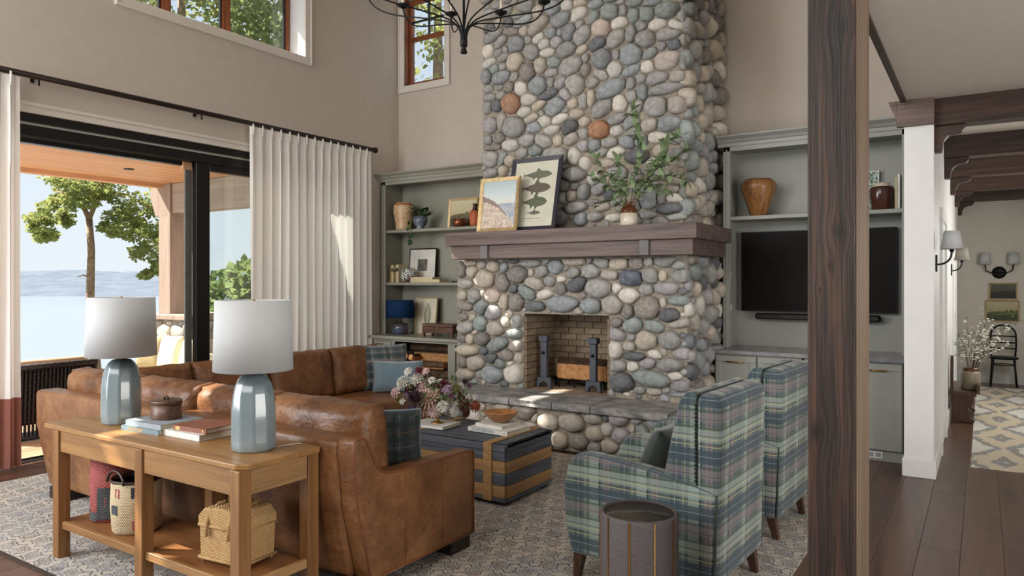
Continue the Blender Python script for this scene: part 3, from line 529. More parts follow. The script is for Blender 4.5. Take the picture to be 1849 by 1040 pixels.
def fireplace():
    rng = random.Random(11)
    # upper chimney breast
    ch = T('chimney_breast', 'tall round-cobble stone chimney breast rising above the wooden mantel', 'chimney', (-3.545, 6.62, 2.105))
    MB().box(-1.165, 1.165, 0, 1.16, 0, HZ-2.105).build('mortar_core', m_mortar, ch, bevel=.02)
    A = seeds(UPPER); A = [q for q in A if q[0] < -2.36]
    fill(A, -4.70, -2.38, 4.35, 5.0, rng, .05, .1, 500); fill(A, -4.68, -2.4, 2.15, 4.7, rng, .07, .11, 1500, gap=.9); fill(A, -4.70, -2.38, 2.13, 4.7, rng, .025, .06, 1400)
    rock_wall(ch, A, (-4.73, -2.345, 2.11, 5.1), lambda u, v, n: (u, 6.625-n, v), rng=rng, limit=230)
    B = fill([], 6.64, 7.76, 2.13, 4.6, rng, .04, .115, 2200, gap=.95)
    for q in B:
        if q[5] in 'bd' and rng.random() < .5: q[5] = 't'
    rock_wall(ch, B, (6.6, 7.775, 2.11, 4.7), lambda u, v, n: (-2.385+n, u, v), rng=rng, limit=70)
    # lower body
    fp = T('fireplace', 'cobblestone fireplace with a brick-lined firebox under the wooden mantel', 'fireplace', (-3.605, 6.45, 0))
    x0, x1, zt = -4.05, -3.06, 1.25
    c = MB().box(-1.325, x0+3.605, 0, 1.33, 0, 1.83).box(x1+3.605, 1.325, 0, 1.33, 0, 1.83).box(x0+3.605, x1+3.605, 0, 1.33, zt, 1.83).box(x0+3.605, x1+3.605, 0, 1.33, 0, .455)
    c.build('mortar_core', m_mortar, fp)
    def blk(u, v): return x0-.005 < u < x1+.005 and v < zt+.01
    A = seeds(LOWER); A = [q for q in A if q[0] < -2.26]
    fill(A, -4.9, -2.31, .5, 1.8, rng, .06, .1, 1500, blk, gap=.9); fill(A, -4.92, -2.29, .47, 1.82, rng, .025, .06, 1400, blk)
    rock_wall(fp, A, (-4.945, -2.255, .462, 1.823), lambda u, v, n: (u, 6.455-n, v), blk, rng, 190)
    B = fill([], 6.47, 7.76, .03, 1.81, rng, .04, .11, 1600, gap=.95)
    rock_wall(fp, B, (6.43, 7.775, .005, 1.823), lambda u, v, n: (-2.285+n*.9, u, v), rng=rng, limit=75)
    # firebox lining
    MB().box(x0+3.605, x1+3.605, .62, .66, .455, zt).build('firebox_back', m_fbmort, fp)
    for a_, c_ in ((x0+3.604, x0+3.617), (x1+3.593, x1+3.606)): MB().box(a_, c_, .0, .62, .455, zt).build('firebox_side', m_fbmort, fp)
    MB().box(x0+3.605, x1+3.605, .0, .62, .455, .461).build('firebox_floor', m_brick, fp)
    bh, bw = .062, .2; back = None; side = None; half = None
    def brk(w): return MB().box(-w/2, w/2, -.012, .006, -bh/2, bh/2)
    protos = {}
    z = .461+bh/2+.003; row = 0
    while z+bh/2 < zt:
        for wallk in ('back', 'side', 'right'):
            L = .99 if wallk == 'back' else .62
            u = -.1 if row % 2 else 0.0
            while u < L-.005:
                a, b = max(u, 0), min(u+bw, L)
                if b-a > .03:
                    w = round(b-a-.008, 3)
                    if w not in protos: protos[w] = brk(w).build('brick', m_brick, fp, bevel=.003, seg=1); o = protos[w]
                    else: o = inst(protos[w])
                    mid = (a+b)/2
                    if wallk == 'back': o.location = (x0+3.605+mid, .617, z); o.rotation_euler = (0, 0, 0)
                    elif wallk == 'side': o.location = (x0+3.605+.015, mid, z); o.rotation_euler = (0, 0, math.pi/2)
                    else: o.location = (x1+3.605-.015, mid, z); o.rotation_euler = (0, 0, -math.pi/2)
                u += bw
        z += bh+.007; row += 1
    # raised hearth
    he = T('raised_hearth', 'raised cobblestone hearth capped with rough flagstone slabs', 'hearth', (-3.6, 5.95, 0))
    MB().box(-1.31, 1.31, .0, .5, 0, .385).build('mortar_core', m_mortar, he)
    A = seeds(HEARTH); fill(A, -4.88, -2.32, .03, .37, rng, .03, .085, 1200)
    rock_wall(he, A, (-4.92, -2.275, .005, .385), lambda u, v, n: (u, 5.955-n, v), rng=rng, limit=150)
    B = fill([], 5.97, 6.42, .03, .37, rng, .035, .08, 500)
    rock_wall(he, B, (5.93, 6.44, .005, .385), lambda u, v, n: (-2.293+n, u, v), rng=rng, limit=25)
    cuts = [-4.95, -4.42, -3.86, -3.38, -2.98, -2.24]
    for i in range(5):
        a, b = cuts[i]+.004, cuts[i+1]-.004; m = MB(); n = 16; top = []; bot = []
        def edge(t_, k):
            x = a+(b-a)*t_; return (x+3.6, -.085+.018*mnoise.noise(Vector((x*9, k*2.3, 1)))+.012*mnoise.noise(Vector((x*31, k*5, 2))))
        rows = [(.455, 0), (.447, 1), (.42, 2), (.395, 3), (.382, 4)]
        vs = []
        for z, k in rows:
            for j in range(n+1):
                x, y = edge(j/n, k); vs.append((x, y+(.02 if k in (0, 4) else -.004), z+.004*mnoise.noise(Vector((x*14, 3, k)))))
        # back row top / bottom
        for j in range(n+1): vs.append((vs[j][0], .5, .458))
        fs = [(k*(n+1)+j, (k+1)*(n+1)+j, (k+1)*(n+1)+j+1, k*(n+1)+j+1) for k in range(4) for j in range(n)]
        o5 = 5*(n+1); fs += [(j, j+1, o5+j+1, o5+j) for j in range(n)]
        m.add(vs, fs); m.box(a+3.6, b+3.6, -.05, .495, .386, .452); m.build('flagstone', m_slate, he)
    # mantel
    mt = T('mantel_shelf', 'thick brown wooden mantel shelf wrapping round the stone chimney', 'mantel', (-3.48, 6.15, 1.825))
    MB().box(-1.39, 1.39, 0, .47, .141, .28).box(1.0, 1.39, .47, 1.05, .141, .28).build('top_board', m_mantel, mt, bevel=.004)
    MB().box(-1.34, 1.34, .05, .47, 0, .141).box(1.0, 1.34, .47, 1.0, 0, .141).build('lower_board', m_mantel, mt, bevel=.004)
    for x in (-4.375, -2.59): MB().box(x+3.48-.045, x+3.48+.045, .022, .06, .0, .139).build('bracket', m_bracket, mt, bevel=.004)
fireplace()
# ------------------------------------------------------------------ more materials
def rug_mat(name, bg, bg2, inks, cell=.2, thr=.5):
    g = G(name); v = g.co('Object'); sp = g.n('ShaderNodeSeparateXYZ')
    nw = g.n('ShaderNodeTexNoise'); g.l(v, nw.inputs['Vector']); nw.inputs['Scale'].default_value = 16
    wv = g.n('ShaderNodeVectorMath', operation='MULTIPLY_ADD'); g.l(nw.outputs['Color'], wv.inputs[0]); wv.inputs[1].default_value = (.022, .022, 0); g.l(v, wv.inputs[2]); g.l(wv.outputs[0], sp.inputs[0])
    u = g.math('DIVIDE', sp.outputs[0], cell); w = g.math('DIVIDE', sp.outputs[1], cell)
    row = g.math('FLOOR', w); u = g.math('MULTIPLY_ADD', g.math('MODULO', row, 2.0), .5, u)
    fu = g.math('SUBTRACT', g.math('FRACT', g.math('ADD', u, 100)), .5); fw = g.math('SUBTRACT', g.math('FRACT', g.math('ADD', w, 100)), .5)
    r = g.math('SQRT', g.math('ADD', g.math('MULTIPLY', fu, fu), g.math('MULTIPLY', fw, fw)))
    th = g.math('ARCTAN2', fw, fu); pet = g.math('MULTIPLY', g.math('SINE', g.math('MULTIPLY', th, 6)), .05); rr = g.math('ADD', r, pet)
    rings = g.math('SINE', g.math('MULTIPLY', rr, 42))
    ink = g.math('MULTIPLY', g.math('GREATER_THAN', rings, .25), g.math('LESS_THAN', rr, .43))
    lat = g.math('LESS_THAN', g.math('ABSOLUTE', g.math('SUBTRACT', g.math('ABSOLUTE', fu), g.math('ABSOLUTE', fw))), .035)
    ink = g.math('MAXIMUM', ink, g.math('MULTIPLY', lat, g.math('GREATER_THAN', rr, .4)))
    wear = g.noise(v, 5, 6, .7); fine = g.noise(v, 130, 2)
    ink = g.math('MULTIPLY', ink, g.ramp(g.math('MULTIPLY_ADD', fine, .5, g.math('MULTIPLY', wear, .6)), [(.3, (0, 0, 0, 1)), (.55, (1, 1, 1, 1))]))
    base = g.ramp(g.noise(v, 2.2, 3), [(.35, bg2), (.65, bg)])
    base = g.mix(g.ramp(g.noise(v, 34, 4), [(.45, (0, 0, 0, 1)), (.7, (.6, .6, .6, 1))]), base, inks[1])
    ic = g.ramp(g.noise(v, 7, 2), [(.38, inks[0]), (.5, inks[1]), (.62, inks[2])])
    col = g.mix(ink, base, ic); col = g.mix(.4, col, g.ramp(fine, [(.25, (.1, .1, .1, 1)), (.75, (.95, .95, .95, 1))]), 'SOFT_LIGHT')
    g.bsdf(col, .95, 0, g.bump(fine, .6, .006)); return g.m
m_rug = rug_mat('floral_rug', RGB(206, 194, 176), RGB(180, 176, 170), [RGB(44, 48, 62), RGB(112, 120, 134), RGB(78, 60, 54)], .15)
def leather_mat():
    g = G('cognac_leather'); v = g.co('Object'); n1 = g.noise(v, 3.2, 5, .6); n2 = g.noise(v, 26, 6, .65)
    col = g.ramp(g.math('MULTIPLY_ADD', n2, .35, g.math('MULTIPLY', n1, .7)), [(.36, RGB(88, 53, 30)), (.52, RGB(120, 79, 46)), (.68, RGB(148, 104, 66))])
    ro = g.math('MULTIPLY_ADD', n2, .3, .26)
    b = g.bump(g.math('MULTIPLY_ADD', g.noise(g.co('Object', (1, 1, 1.6)), 11, 3, .5, 1.2), 1.6, g.math('MULTIPLY', n2, .5)), .3, .015); g.bsdf(col, ro, 0, b, **{'Specular IOR Level': .5}); return g.m
m_leather = leather_mat()
m_piping = pm('leather_piping', RGB(120, 70, 40), .5)
m_foot = wood('espresso_foot', RGB(26, 18, 15), RGB(48, 34, 28), 'z', 20, .2, .45, .05)
m_pine = wood('old_pine', RGB(116, 80, 44), RGB(158, 118, 70), 'x', 12, .06, .42, .12, .08, True)
m_pinez = wood('old_pine_leg', RGB(108, 72, 38), RGB(146, 104, 60), 'z', 12, .06, .42, .12, .08, True)
m_pined = wood('old_pine_shelf', RGB(100, 62, 36), RGB(146, 98, 58), 'x', 10, .06, .38, .1, .06)
m_ink = wood('ink_stained_oak', RGB(58, 61, 68), RGB(94, 98, 108), 'x', 40, .05, .6, .25, .1)
m_inky = wood('ink_stained_oak_side', RGB(56, 59, 66), RGB(90, 94, 104), 'y', 40, .05, .6, .25, .1)
m_oak = wood('honey_oak', RGB(132, 98, 60), RGB(172, 134, 88), 'x', 22, .05, .55, .15, .1, True)
m_oaky = wood('honey_oak_side', RGB(132, 98, 60), RGB(172, 134, 88), 'y', 22, .05, .55, .15, .1, True)
DG, LG, YG, TP, NV = RGB(60, 80, 84), RGB(158, 174, 162), RGB(176, 176, 130), RGB(136, 122, 124), RGB(26, 36, 50)
m_plaid = plaid('green_blue_plaid', RGB(88, 102, 104), [(.0, .2, LG, .55), (.2, .24, NV, .7), (.3, .44, TP, .6), (.36, .375, RGB(66, 46, 52), .6), (.44, .455, NV, .5), (.56, .6, RGB(86, 102, 72), .5), (.66, .84, RGB(62, 78, 86), .8), (.74, .75, RGB(190, 200, 190), .6), (.9, .915, YG, .8)],
                [(.0, .22, LG, .5), (.05, .065, YG, .9), (.1, .115, RGB(70, 50, 56), .7), (.22, .27, RGB(70, 88, 62), .6), (.3, .31, RGB(44, 50, 44), .6), (.36, .52, TP, .45), (.4, .41, RGB(60, 44, 50), .7), (.52, .57, RGB(58, 76, 66), .6), (.62, .86, RGB(54, 72, 82), .8), (.74, .75, RGB(180, 194, 194), .5), (.92, .935, YG, .9), (.95, .96, RGB(70, 50, 56), .6)], .27)
m_plaidc = plaid('tartan_cushion', RGB(74, 88, 90), [(0, .18, RGB(44, 54, 64), .7), (.18, .3, RGB(136, 132, 124), .5), (.4, .42, RGB(150, 92, 76), .7), (.5, .68, RGB(52, 66, 70), .7), (.74, .76, RGB(40, 40, 50), .8), (.85, .95, RGB(128, 116, 108), .5)],
                 [(0, .15, RGB(48, 58, 66), .6), (.25, .27, RGB(150, 96, 78), .6), (.35, .5, RGB(150, 140, 128), .45), (.6, .75, RGB(46, 60, 62), .6), (.85, .87, RGB(190, 186, 170), .5)], .2)
m_plaidd = plaid('dark_tartan_cushion', RGB(44, 54, 54), [(0, .2, RGB(24, 32, 36), .8), (.3, .33, RGB(110, 112, 100), .5), (.45, .5, RGB(18, 22, 28), .8), (.6, .75, RGB(84, 78, 72), .45), (.85, .87, RGB(120, 72, 60), .6)], [(0, .18, RGB(26, 34, 36), .7), (.3, .33, RGB(120, 116, 104), .45), (.5, .65, RGB(30, 42, 42), .7), (.8, .84, RGB(106, 66, 56), .5)], .17)
m_teal = pm('teal_velvet', RGB(96, 116, 126), .85, c2=RGB(84, 104, 114), bump=.15, bsc=400, **{'Sheen Weight': .6})
m_green = pm('dark_green_velvet', RGB(46, 58, 52), .8, c2=RGB(36, 46, 42), **{'Sheen Weight': .5})
m_linen = cloth('linen', RGB(252, 250, 247), RGB(246, 243, 238), .25)
m_rust = cloth('rust_linen', RGB(168, 118, 104), RGB(146, 98, 86), .25)
m_rod = pm('bronze_rod', RGB(52, 40, 38), .4, .5)
m_chwood = wood('walnut_leg', RGB(44, 28, 20), RGB(78, 52, 38), 'z', 20, .1, .4, .05)
m_shagreen = pm('shagreen', RGB(96, 88, 88), .5, c2=RGB(68, 62, 62), var=220, bump=.4, bsc=260)
m_dstone = pm('dark_stone_top', RGB(58, 54, 44), .12, c2=RGB(42, 40, 34), var=6)
# ------------------------------------------------------------------ rugs
r_ = MB().box(-2.795, 2.795, -1.945, 1.945, 0, .01).build('area_rug', m_rug, loc=(-3.655, 3.855, 0)); tag(r_, 'large cream rug with faded blue and brown floral lattice under the seating', 'rug')
stuff(MB().box(-2.797, 2.797, -1.965, -1.945, 0, .0098).box(-2.815, -2.795, -1.945, 1.945, 0, .0098).build('dark_binding', pm('rug_binding', RGB(62, 50, 42), .9), r_)).pop('kind')
def ikat():
    g = G('ikat_rug'); v = g.co('Object'); nw = g.n('ShaderNodeTexNoise'); g.l(v, nw.inputs['Vector']); nw.inputs['Scale'].default_value = 7
    wv = g.n('ShaderNodeVectorMath', operation='MULTIPLY_ADD'); g.l(nw.outputs['Color'], wv.inputs[0]); wv.inputs[1].default_value = (.16, .05, 0); g.l(v, wv.inputs[2])
    sp = g.n('ShaderNodeSeparateXYZ'); g.l(wv.outputs[0], sp.inputs[0])
    fu = g.math('ABSOLUTE', g.math('SUBTRACT', g.math('FRACT', g.math('MULTIPLY_ADD', sp.outputs[0], 2.1, 100)), .5))
    fv = g.math('ABSOLUTE', g.math('SUBTRACT', g.math('FRACT', g.math('MULTIPLY_ADD', sp.outputs[1], .85, 100)), .5))
    d = g.math('ADD', fu, fv); k = g.math('SINE', g.math('MULTIPLY', d, 13))
    ink = g.ramp(g.math('MULTIPLY_ADD', g.noise(v, 26, 4), 1.6, g.math('SUBTRACT', k, .5)), [(.55, (0, 0, 0, 1)), (.95, (1, 1, 1, 1))])
    bg = g.ramp(d, [(.2, RGB(196, 186, 168)), (.45, RGB(198, 184, 158)), (.7, RGB(206, 204, 196))])
    ic = g.ramp(g.math('MULTIPLY', g.noise(v, 3, 2), 1.0), [(.4, RGB(112, 107, 102)), (.6, RGB(116, 124, 138))])
    g.bsdf(g.mix(g.math('MULTIPLY', ink, .75), bg, ic), .95, 0, g.bump(g.noise(v, 150, 2), .4, .005)); return g.m
tag(MB().box(-.09, 1.2, 7.3, 13.0, 0, .009).build('hall_rug', ikat(), bevel=.003, seg=1), 'cream runner rug with grey and blue ikat diamonds in the hall', 'rug')
# ------------------------------------------------------------------ built-in bookcases
def cornice(x0, x1, yf, parent, mat, z0=2.95, ret=True):
    prof = [(yf, z0), (yf-.015, z0), (yf-.015, z0+.035), (yf-.03, z0+.04), (yf-.045, z0+.065), (yf-.075, z0+.085), (yf-.085, z0+.092), (yf-.085, z0+.105), (yf, z0+.105)]
    return MB().prism(prof, 'x', x0, x1).build('cornice', mat, parent)
def upper_case(name, label, x0, x1, zc, mat, shelves, xc, stile=.07):
    t = T(name, label, 'bookcase', (xc, 7.35, zc)); X = lambda x: x-xc; Yl = lambda y: y-7.35; Z = lambda z: z-zc
    MB().box(X(x0), X(x1), Yl(7.745), Yl(7.775), 0, Z(2.97)).build('back_panel', mat, t)
    for a, b in ((x0, x0+.028), (x1-.028, x1)): MB().box(X(a), X(b), .02, Yl(7.745), 0, Z(2.97)).build('side_panel', mat, t)
    for a, b in ((x0, x0+stile), (x1-stile, x1)): MB().box(X(a), X(b), 0, .02, 0, Z(2.95)).box(X(a)+stile*.42, X(a)+stile*.58, -.006, 0, 0, Z(2.93)).build('stile', mat, t, bevel=.002, seg=1)
    MB().box(X(x0), X(x1), 0, .02, Z(2.905), Z(2.97)).build('top_rail', mat, t)
    MB().box(X(x0), X(x1), .02, Yl(7.745), Z(2.93), Z(2.97)).build('top_panel', mat, t)
    for z in shelves: MB().box(X(x0+.028), X(x1-.028), .03, Yl(7.745), Z(z-.038), Z(z)).build('shelf', mat, t, bevel=.003, seg=1)
    cornice(X(x0-.05), X(x1+.02), 0, t, mat, Z(2.95))
    return t
upper_case('bookcase', 'sage painted built-in bookcase left of the fireplace with ornaments on two shelves', -6.93, -4.97, .875, m_sage, (2.29, 1.576), -5.95)
upper_case('media_bookcase', 'grey-green painted built-in right of the fireplace framing the television', -2.22, -.541, .915, m_sager, (2.245,), -1.39, .07)
tag(MB().box(-6.99, -4.965, 7.05, 7.775, .835, .875).build('countertop', m_sage, bevel=.004), 'sage painted counter under the left bookcase, above the firewood niche', 'countertop')
tag(MB().box(-2.255, -.545, 7.05, 7.775, .878, .915).build('countertop', m_marble, bevel=.004), 'grey stone counter under the television above the cupboard doors', 'countertop')
t = T('base_cabinet', 'sage base cabinet with an open niche of stacked firewood', 'cabinet', (-5.95, 7.42, 0))
b = lambda x0, x1, y0, y1, z0, z1: MB().box(x0+5.95, x1+5.95, y0-7.42, y1-7.42, z0, z1)
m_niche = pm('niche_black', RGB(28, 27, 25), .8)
b(-6.98, -6.48, 7.12, 7.77, .08, .834).build('side_carcass', m_sage, t); b(-5.56, -4.965, 7.12, 7.77, .0, .834).build('end_carcass', m_sage, t)
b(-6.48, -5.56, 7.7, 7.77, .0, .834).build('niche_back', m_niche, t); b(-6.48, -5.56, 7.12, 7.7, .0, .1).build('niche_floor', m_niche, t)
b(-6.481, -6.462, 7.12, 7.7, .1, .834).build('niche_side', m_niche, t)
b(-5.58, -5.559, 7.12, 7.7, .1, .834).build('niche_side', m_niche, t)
b(-6.98, -4.965, 7.1, 7.125, .805, .834).build('top_rail', m_sage, t)
for a, c in ((-6.5, -6.46), (-5.575, -5.46)): b(a, c, 7.095, 7.12, .0, .805).build('stile', m_sage, t, bevel=.003, seg=1)
d_ = b(-6.76, -6.51, 7.09, 7.12, .1, .8).build('door', m_sage, t, bevel=.003, seg=1)
MB().box(-.05, .05, -.02, 0, -.006, .006).build('handle', m_brass, d_, loc=(-6.7+5.95, 7.09-7.42, .765)); ring('y', 7.083-7.42, 7.09-7.42, -6.75+5.95, -6.52+5.95, .11, .79, .04, 'door_frame', m_sage, d_)
def base_right(name, xa, label, outlet):
    t = T(name, label, 'cabinet', (xa+.405, 7.43, 0)); L = lambda x0, x1, y0, y1, z0, z1: MB().box(x0-xa-.405, x1-xa-.405, y0-7.43, y1-7.43, z0, z1)
    L(xa, xa+.81, 7.1, 7.77, .1, .877).build('carcass', m_sager, t); L(xa, xa+.81, 7.13, 7.77, 0, .1).build('toe_kick', m_sager, t)
    for k in (0, 1):
        x = xa+.006+k*.405
        dr = L(x, x+.393, 7.082, 7.1, .105, .862).build('door', m_sager, t, bevel=.002, seg=1)
        ring('y', 7.072-7.43, 7.082-7.43, x-xa-.405, x+.393-xa-.405, .105, .862, .06, 'door_frame', m_sager, dr)
        cxh = x+.197-xa-.405
        MB().tube([(cxh-.08, 7.045-7.43, .805), (cxh+.08, 7.045-7.43, .805)], .007).tube([(cxh-.065, 7.045-7.43, .805), (cxh-.065, 7.074-7.43, .805)], .006).tube([(cxh+.065, 7.045-7.43, .805), (cxh+.065, 7.074-7.43, .805)], .006).build('handle', m_brass, dr)
    if outlet:
        o = L(-.87, -.74, 7.122, 7.13, .02, .085).build('outlet_plate', m_white, t, bevel=.002, seg=1)
        for q in (-.835, -.775): L(q-.02, q+.02, 7.119, 7.122, .035, .07).build('socket', pm('socket_grey', RGB(160, 160, 158), .5), o)
base_right('cupboard', -2.22, 'grey-green two-door cupboard beside the fireplace with brass bar handles', False)
base_right('cupboard', -1.39, 'grey-green two-door cupboard beside the white wall end with a toe-kick outlet', True)
# wood-dark television and soundbar
t = T('television', 'large flat black television in the right built-in', 'television', (-1.4, 7.66, 1.28))
MB().box(-.725, .725, 0, .05, 0, .82).build('bezel', m_black, t, bevel=.004); MB().box(-.715, .715, -.003, 0, .012, .81).build('screen', m_tv, t); MB().box(-.2, .2, .05, .086, .25, .6).build('wall_mount', m_black, t)
t = T('soundbar', 'long black soundbar mounted below the television', 'speaker', (-1.39, 7.64, 1.2))
MB().box(-.58, .58, -.04, .05, 0, .062).build('body', m_black, t, bevel=.02, seg=3); MB().box(-.56, .56, -.046, -.04, .012, .05).build('grille', m_dark, t); MB().box(-.3, .3, .05, .106, .015, .045).build('wall_mount', m_black, t)
# ------------------------------------------------------------------ curtains
def curtain(name, label, y0, y1, folds, amp, seed, top=3.325, band=True):
    t = T(name, label, 'curtain', (-6.87, (y0+y1)/2, .015)); yc = (y0+y1)/2; rg = random.Random(seed); ph = [rg.uniform(-.5, .5) for _ in range(folds+2)]
    def f(za, zb):
        def g_(u, v):
            y = y0+(y1-y0)*u; z = za+(zb-za)*v; k = u*folds; i = int(k); p = ph[i]*(1-(k-i))+ph[i+1]*(k-i)
            tz = z/top; a = amp*(.85+.3*p)*(1-.45*max(0, (tz-.9)/.1))
            x = a*math.sin(2*math.pi*k+p*2.4*(1.1-tz))*(.75+.5*abs(p))+.012*math.sin(5*u*3+z*1.3)*(1-tz)
            return (x, y-yc+.012*math.sin(4*math.pi*k)*(.6+.4*tz), z-.015)
        return g_
    zb = .6 if band else .02
    MB().grid(f(zb, top), folds*10, 14).build('panel', m_linen, t)
    if band: MB().grid(f(.015, zb), folds*10, 4).build('rust_hem_band', m_rust, t)
    pl = MB()
    for i in range(folds):
        y = y0+(y1-y0)*(i+.25)/folds-yc; pl.tube([(amp*.75, y, top-.11), (amp*.9, y, top-.02), (amp*.75, y, top+.012)], [.006, .011, .008], 6)
    stuff(pl.build('pinch_pleats', m_linen, t))
    return t
curtain('curtain', 'cream linen curtain with rust hem band at the left edge by the open door', 2.1, 2.87, 7, .045, 1)
curtain('curtain', 'wide pleated cream linen curtain between the sliding door and the bookcase', 5.17, 7.08, 15, .033, 2)
t = T('curtain_rod', 'long dark bronze curtain rod across the left wall', 'curtain rod', (-6.87, 4.2, 3.36))
MB().tube([(0, -3.3, 0), (0, 2.93, 0)], .026, 12).build('rod', m_rod, t); MB().ball((0, 2.97, 0), .04).tube([(0, 2.9, 0), (0, 2.94, 0)], .026, 10).build('finial', m_rod, t)
for y in (-1.18, .38, 2.75): MB().box(-.128, .0, y-.008, y+.008, -.008, .008).box(-.128, -.12, y-.015, y+.015, -.03, .03).build('bracket', m_rod, t)
# hanging wand hooks under the bare stretch of the rod
for y in (-1.18, .38): MB().tube([(0, y, -.02), (0, y, -.075)], .008, 6).build('hook', m_black, t)
# ------------------------------------------------------------------ sectional sofa
def sofa():
    t = T('sectional_sofa', 'large cognac leather L-shaped sectional sofa behind the pine console', 'sofa', (-5.75, 2.5, .01))
    # backs
    MB().prism([(.09, .08), (.0, .55), (.0, .79), (.17, .79), (.2, .3), (.2, .08)], 'x', 0, 3.1).build('back_frame', m_leather, t, bevel=.03, seg=3)
    MB().prism([(.09, .08), (.0, .55), (.0, .74), (.17, .74), (.2, .3), (.2, .08)], 'y', .201, 3.28).build('back_frame', m_leather, t, bevel=.03, seg=3)
    MB().box(.2, 3.1, .2, .93, .09, .3).build('seat_base', m_leather, t, bevel=.02, seg=3)
    MB().box(.2, 1.08, .93, 3.28, .09, .3).build('seat_base', m_leather, t, bevel=.02, seg=3)
    arm = [(.12, .085), (.03, .45), (.0, .72), (.0, .79), (.015, .805), (.06, .805), (.085, .79), (.115, .735), (.15, .66), (.19, .615), (.26, .595), (.96, .575), (.975, .56), (.975, .085)]
    a_ = MB().prism(arm, 'x', 3.1, 3.215).build('arm', m_leather, t, bevel=.012, seg=3)
    MB().tube([(3.214, y, z) for y, z in arm[:2]+arm[2:12]+arm[12:]], .0055, 6).build('piping', m_piping, a_)
    MB().tube([(3.216, .12, .088), (3.216, .975, .088)], .0055, 6).build('piping', m_piping, a_)
    for y, z in ((.37, .59), (.68, .583)): MB().tube([(3.2155, y, .09), (3.2155, y, z)], .0022, 5).build('seam', m_piping, a_)
    MB().box(0, 1.08, 3.28, 3.38, .085, .5).build('arm', m_leather, t, bevel=.03, seg=3)
    for x0, x1, y0, y1 in ((.2, 1.08, .2, .93), (1.09, 2.09, .2, 1.0), (2.1, 3.09, .2, 1.0), (.2, 1.12, .94, 2.1), (.2, 1.12, 2.11, 3.27)):
        MB().box(x0+.004, x1-.004, y0, y1, .3, .45).build('seat_cushion', m_leather, t, bevel=.045, seg=4)
    for k, (x0, x1) in enumerate(((.06, .93), (.95, 1.66), (1.67, 2.34), (2.36, 3.09))):
        MB().puff(x1-x0, .48, .27, 22, 16, 5, .42, .05, .02, 9, k*3.7).build('back_cushion', m_leather, t, loc=((x0+x1)/2, .315, .445), rot=(math.radians(5), 0, 0), weld=True)
    for k, (y0, y1) in enumerate(((.45, 1.02), (1.03, 1.76), (1.77, 2.52), (2.53, 3.2))):
        MB().puff(y1-y0, .47, .25, 20, 16, 5, .45, .045, .016, 8, 20+k*3.1).build('back_cushion', m_leather, t, loc=(.33, (y0+y1)/2, .44), rot=(math.radians(8), 0, math.radians(-90)), weld=True)
    for x, y in ((.16, .16), (3.1, .16), (3.1, .87), (.16, 3.25), (1.0, 3.2), (1.6, .2)):
        MB().box(x-.1, x+.1, y-.09, y+.09, 0, .085).build('foot', m_foot, t, bevel=.004, seg=1)
sofa()
def pillow(name, label, loc, rot, w, h, th, mat, piped=None, seed=0):
    t = MB().puff(w, h, th, 16, 16, 3, .5, .006, .006, 10, seed, .12).build(name, mat, loc=loc, rot=rot, weld=True); tag(t, label, 'pillow')
    if piped:
        c = []
        for i in range(49):
            a = i/48*4; k = int(a) % 4; f = a-int(a); q = [(-1+2*f, -1), (1, -1+2*f), (1-2*f, 1), (-1, 1-2*f)][k]
            x = q[0]*w/2*(1-.12*(1-q[1]**2)*q[0]**2*.5); z = q[1]*h/2*(1-.12*(1-q[0]**2)*q[1]**2*.5)+h/2; c.append((x, 0, z))
        MB().tube(c, .006, 6).build('piping', piped, t)
    return t
pillow('throw_pillow', 'square grey and cream tartan pillow on the sofa behind the blue one', (-5.22, 5.62, .47), (math.radians(-14), 0, math.radians(62)), .5, .46, .16, m_plaidc, m_teal, 3)
pillow('throw_pillow', 'small dusty blue velvet lumbar pillow on the sofa by the firewood niche', (-4.98, 5.52, .47), (math.radians(-16), 0, math.radians(38)), .5, .31, .15, m_teal, m_teal, 5)
pillow('throw_pillow', 'dark tartan pillow leaning inside the near leather sofa arm', (-2.87, 3.06, .47), (math.radians(-16), 0, math.radians(212)), .46, .42, .17, m_plaidd, m_teal, 8)
# ------------------------------------------------------------------ console table
def console():
    t = T('console_table', 'honey pine console table with lower shelf behind the leather sofa', 'table', (-3.662, 2.262, .01))
    MB().prism([(-.918, -.205), (-.895, -.232), (.865, -.232), (.918, -.185), (.918, .205), (.9, .232), (-.9, .232), (-.918, .21)], 'z', .724, .752).build('tabletop', m_pine, t, bevel=.006)
    for x in (-.76, .085, .86):
        for y in (-.2, .195): MB().prism([(x-.033, y-.033), (x+.033, y-.033), (x+.033, y+.033), (x-.033, y+.033)], 'z', 0, .724).build('leg', m_pinez, t, bevel=.004)
    for y in (-.222, .2):
        for x0, x1 in ((-.727, .052), (.118, .827)): MB().box(x0, x1, y, y+.022, .605, .724).build('apron', m_pine, t, bevel=.002, seg=1)
    for x in (-.782, .862): MB().box(x, x+.022, -.167, .162, .605, .724).build('apron', m_oaky, t, bevel=.002, seg=1)
    MB().box(-.78, .88, -.19, .19, .18, .2).build('shelf', m_pined, t)
    for x0, x1 in ((-.727, .052), (.118, .827)): MB().box(x0, x1, -.215, -.19, .165, .208).build('shelf_edge', m_pine, t, bevel=.003, seg=1)
    MB().box(.86, .885, -.167, .162, .165, .208).build('shelf_edge', m_oaky, t, bevel=.003, seg=1)
console()
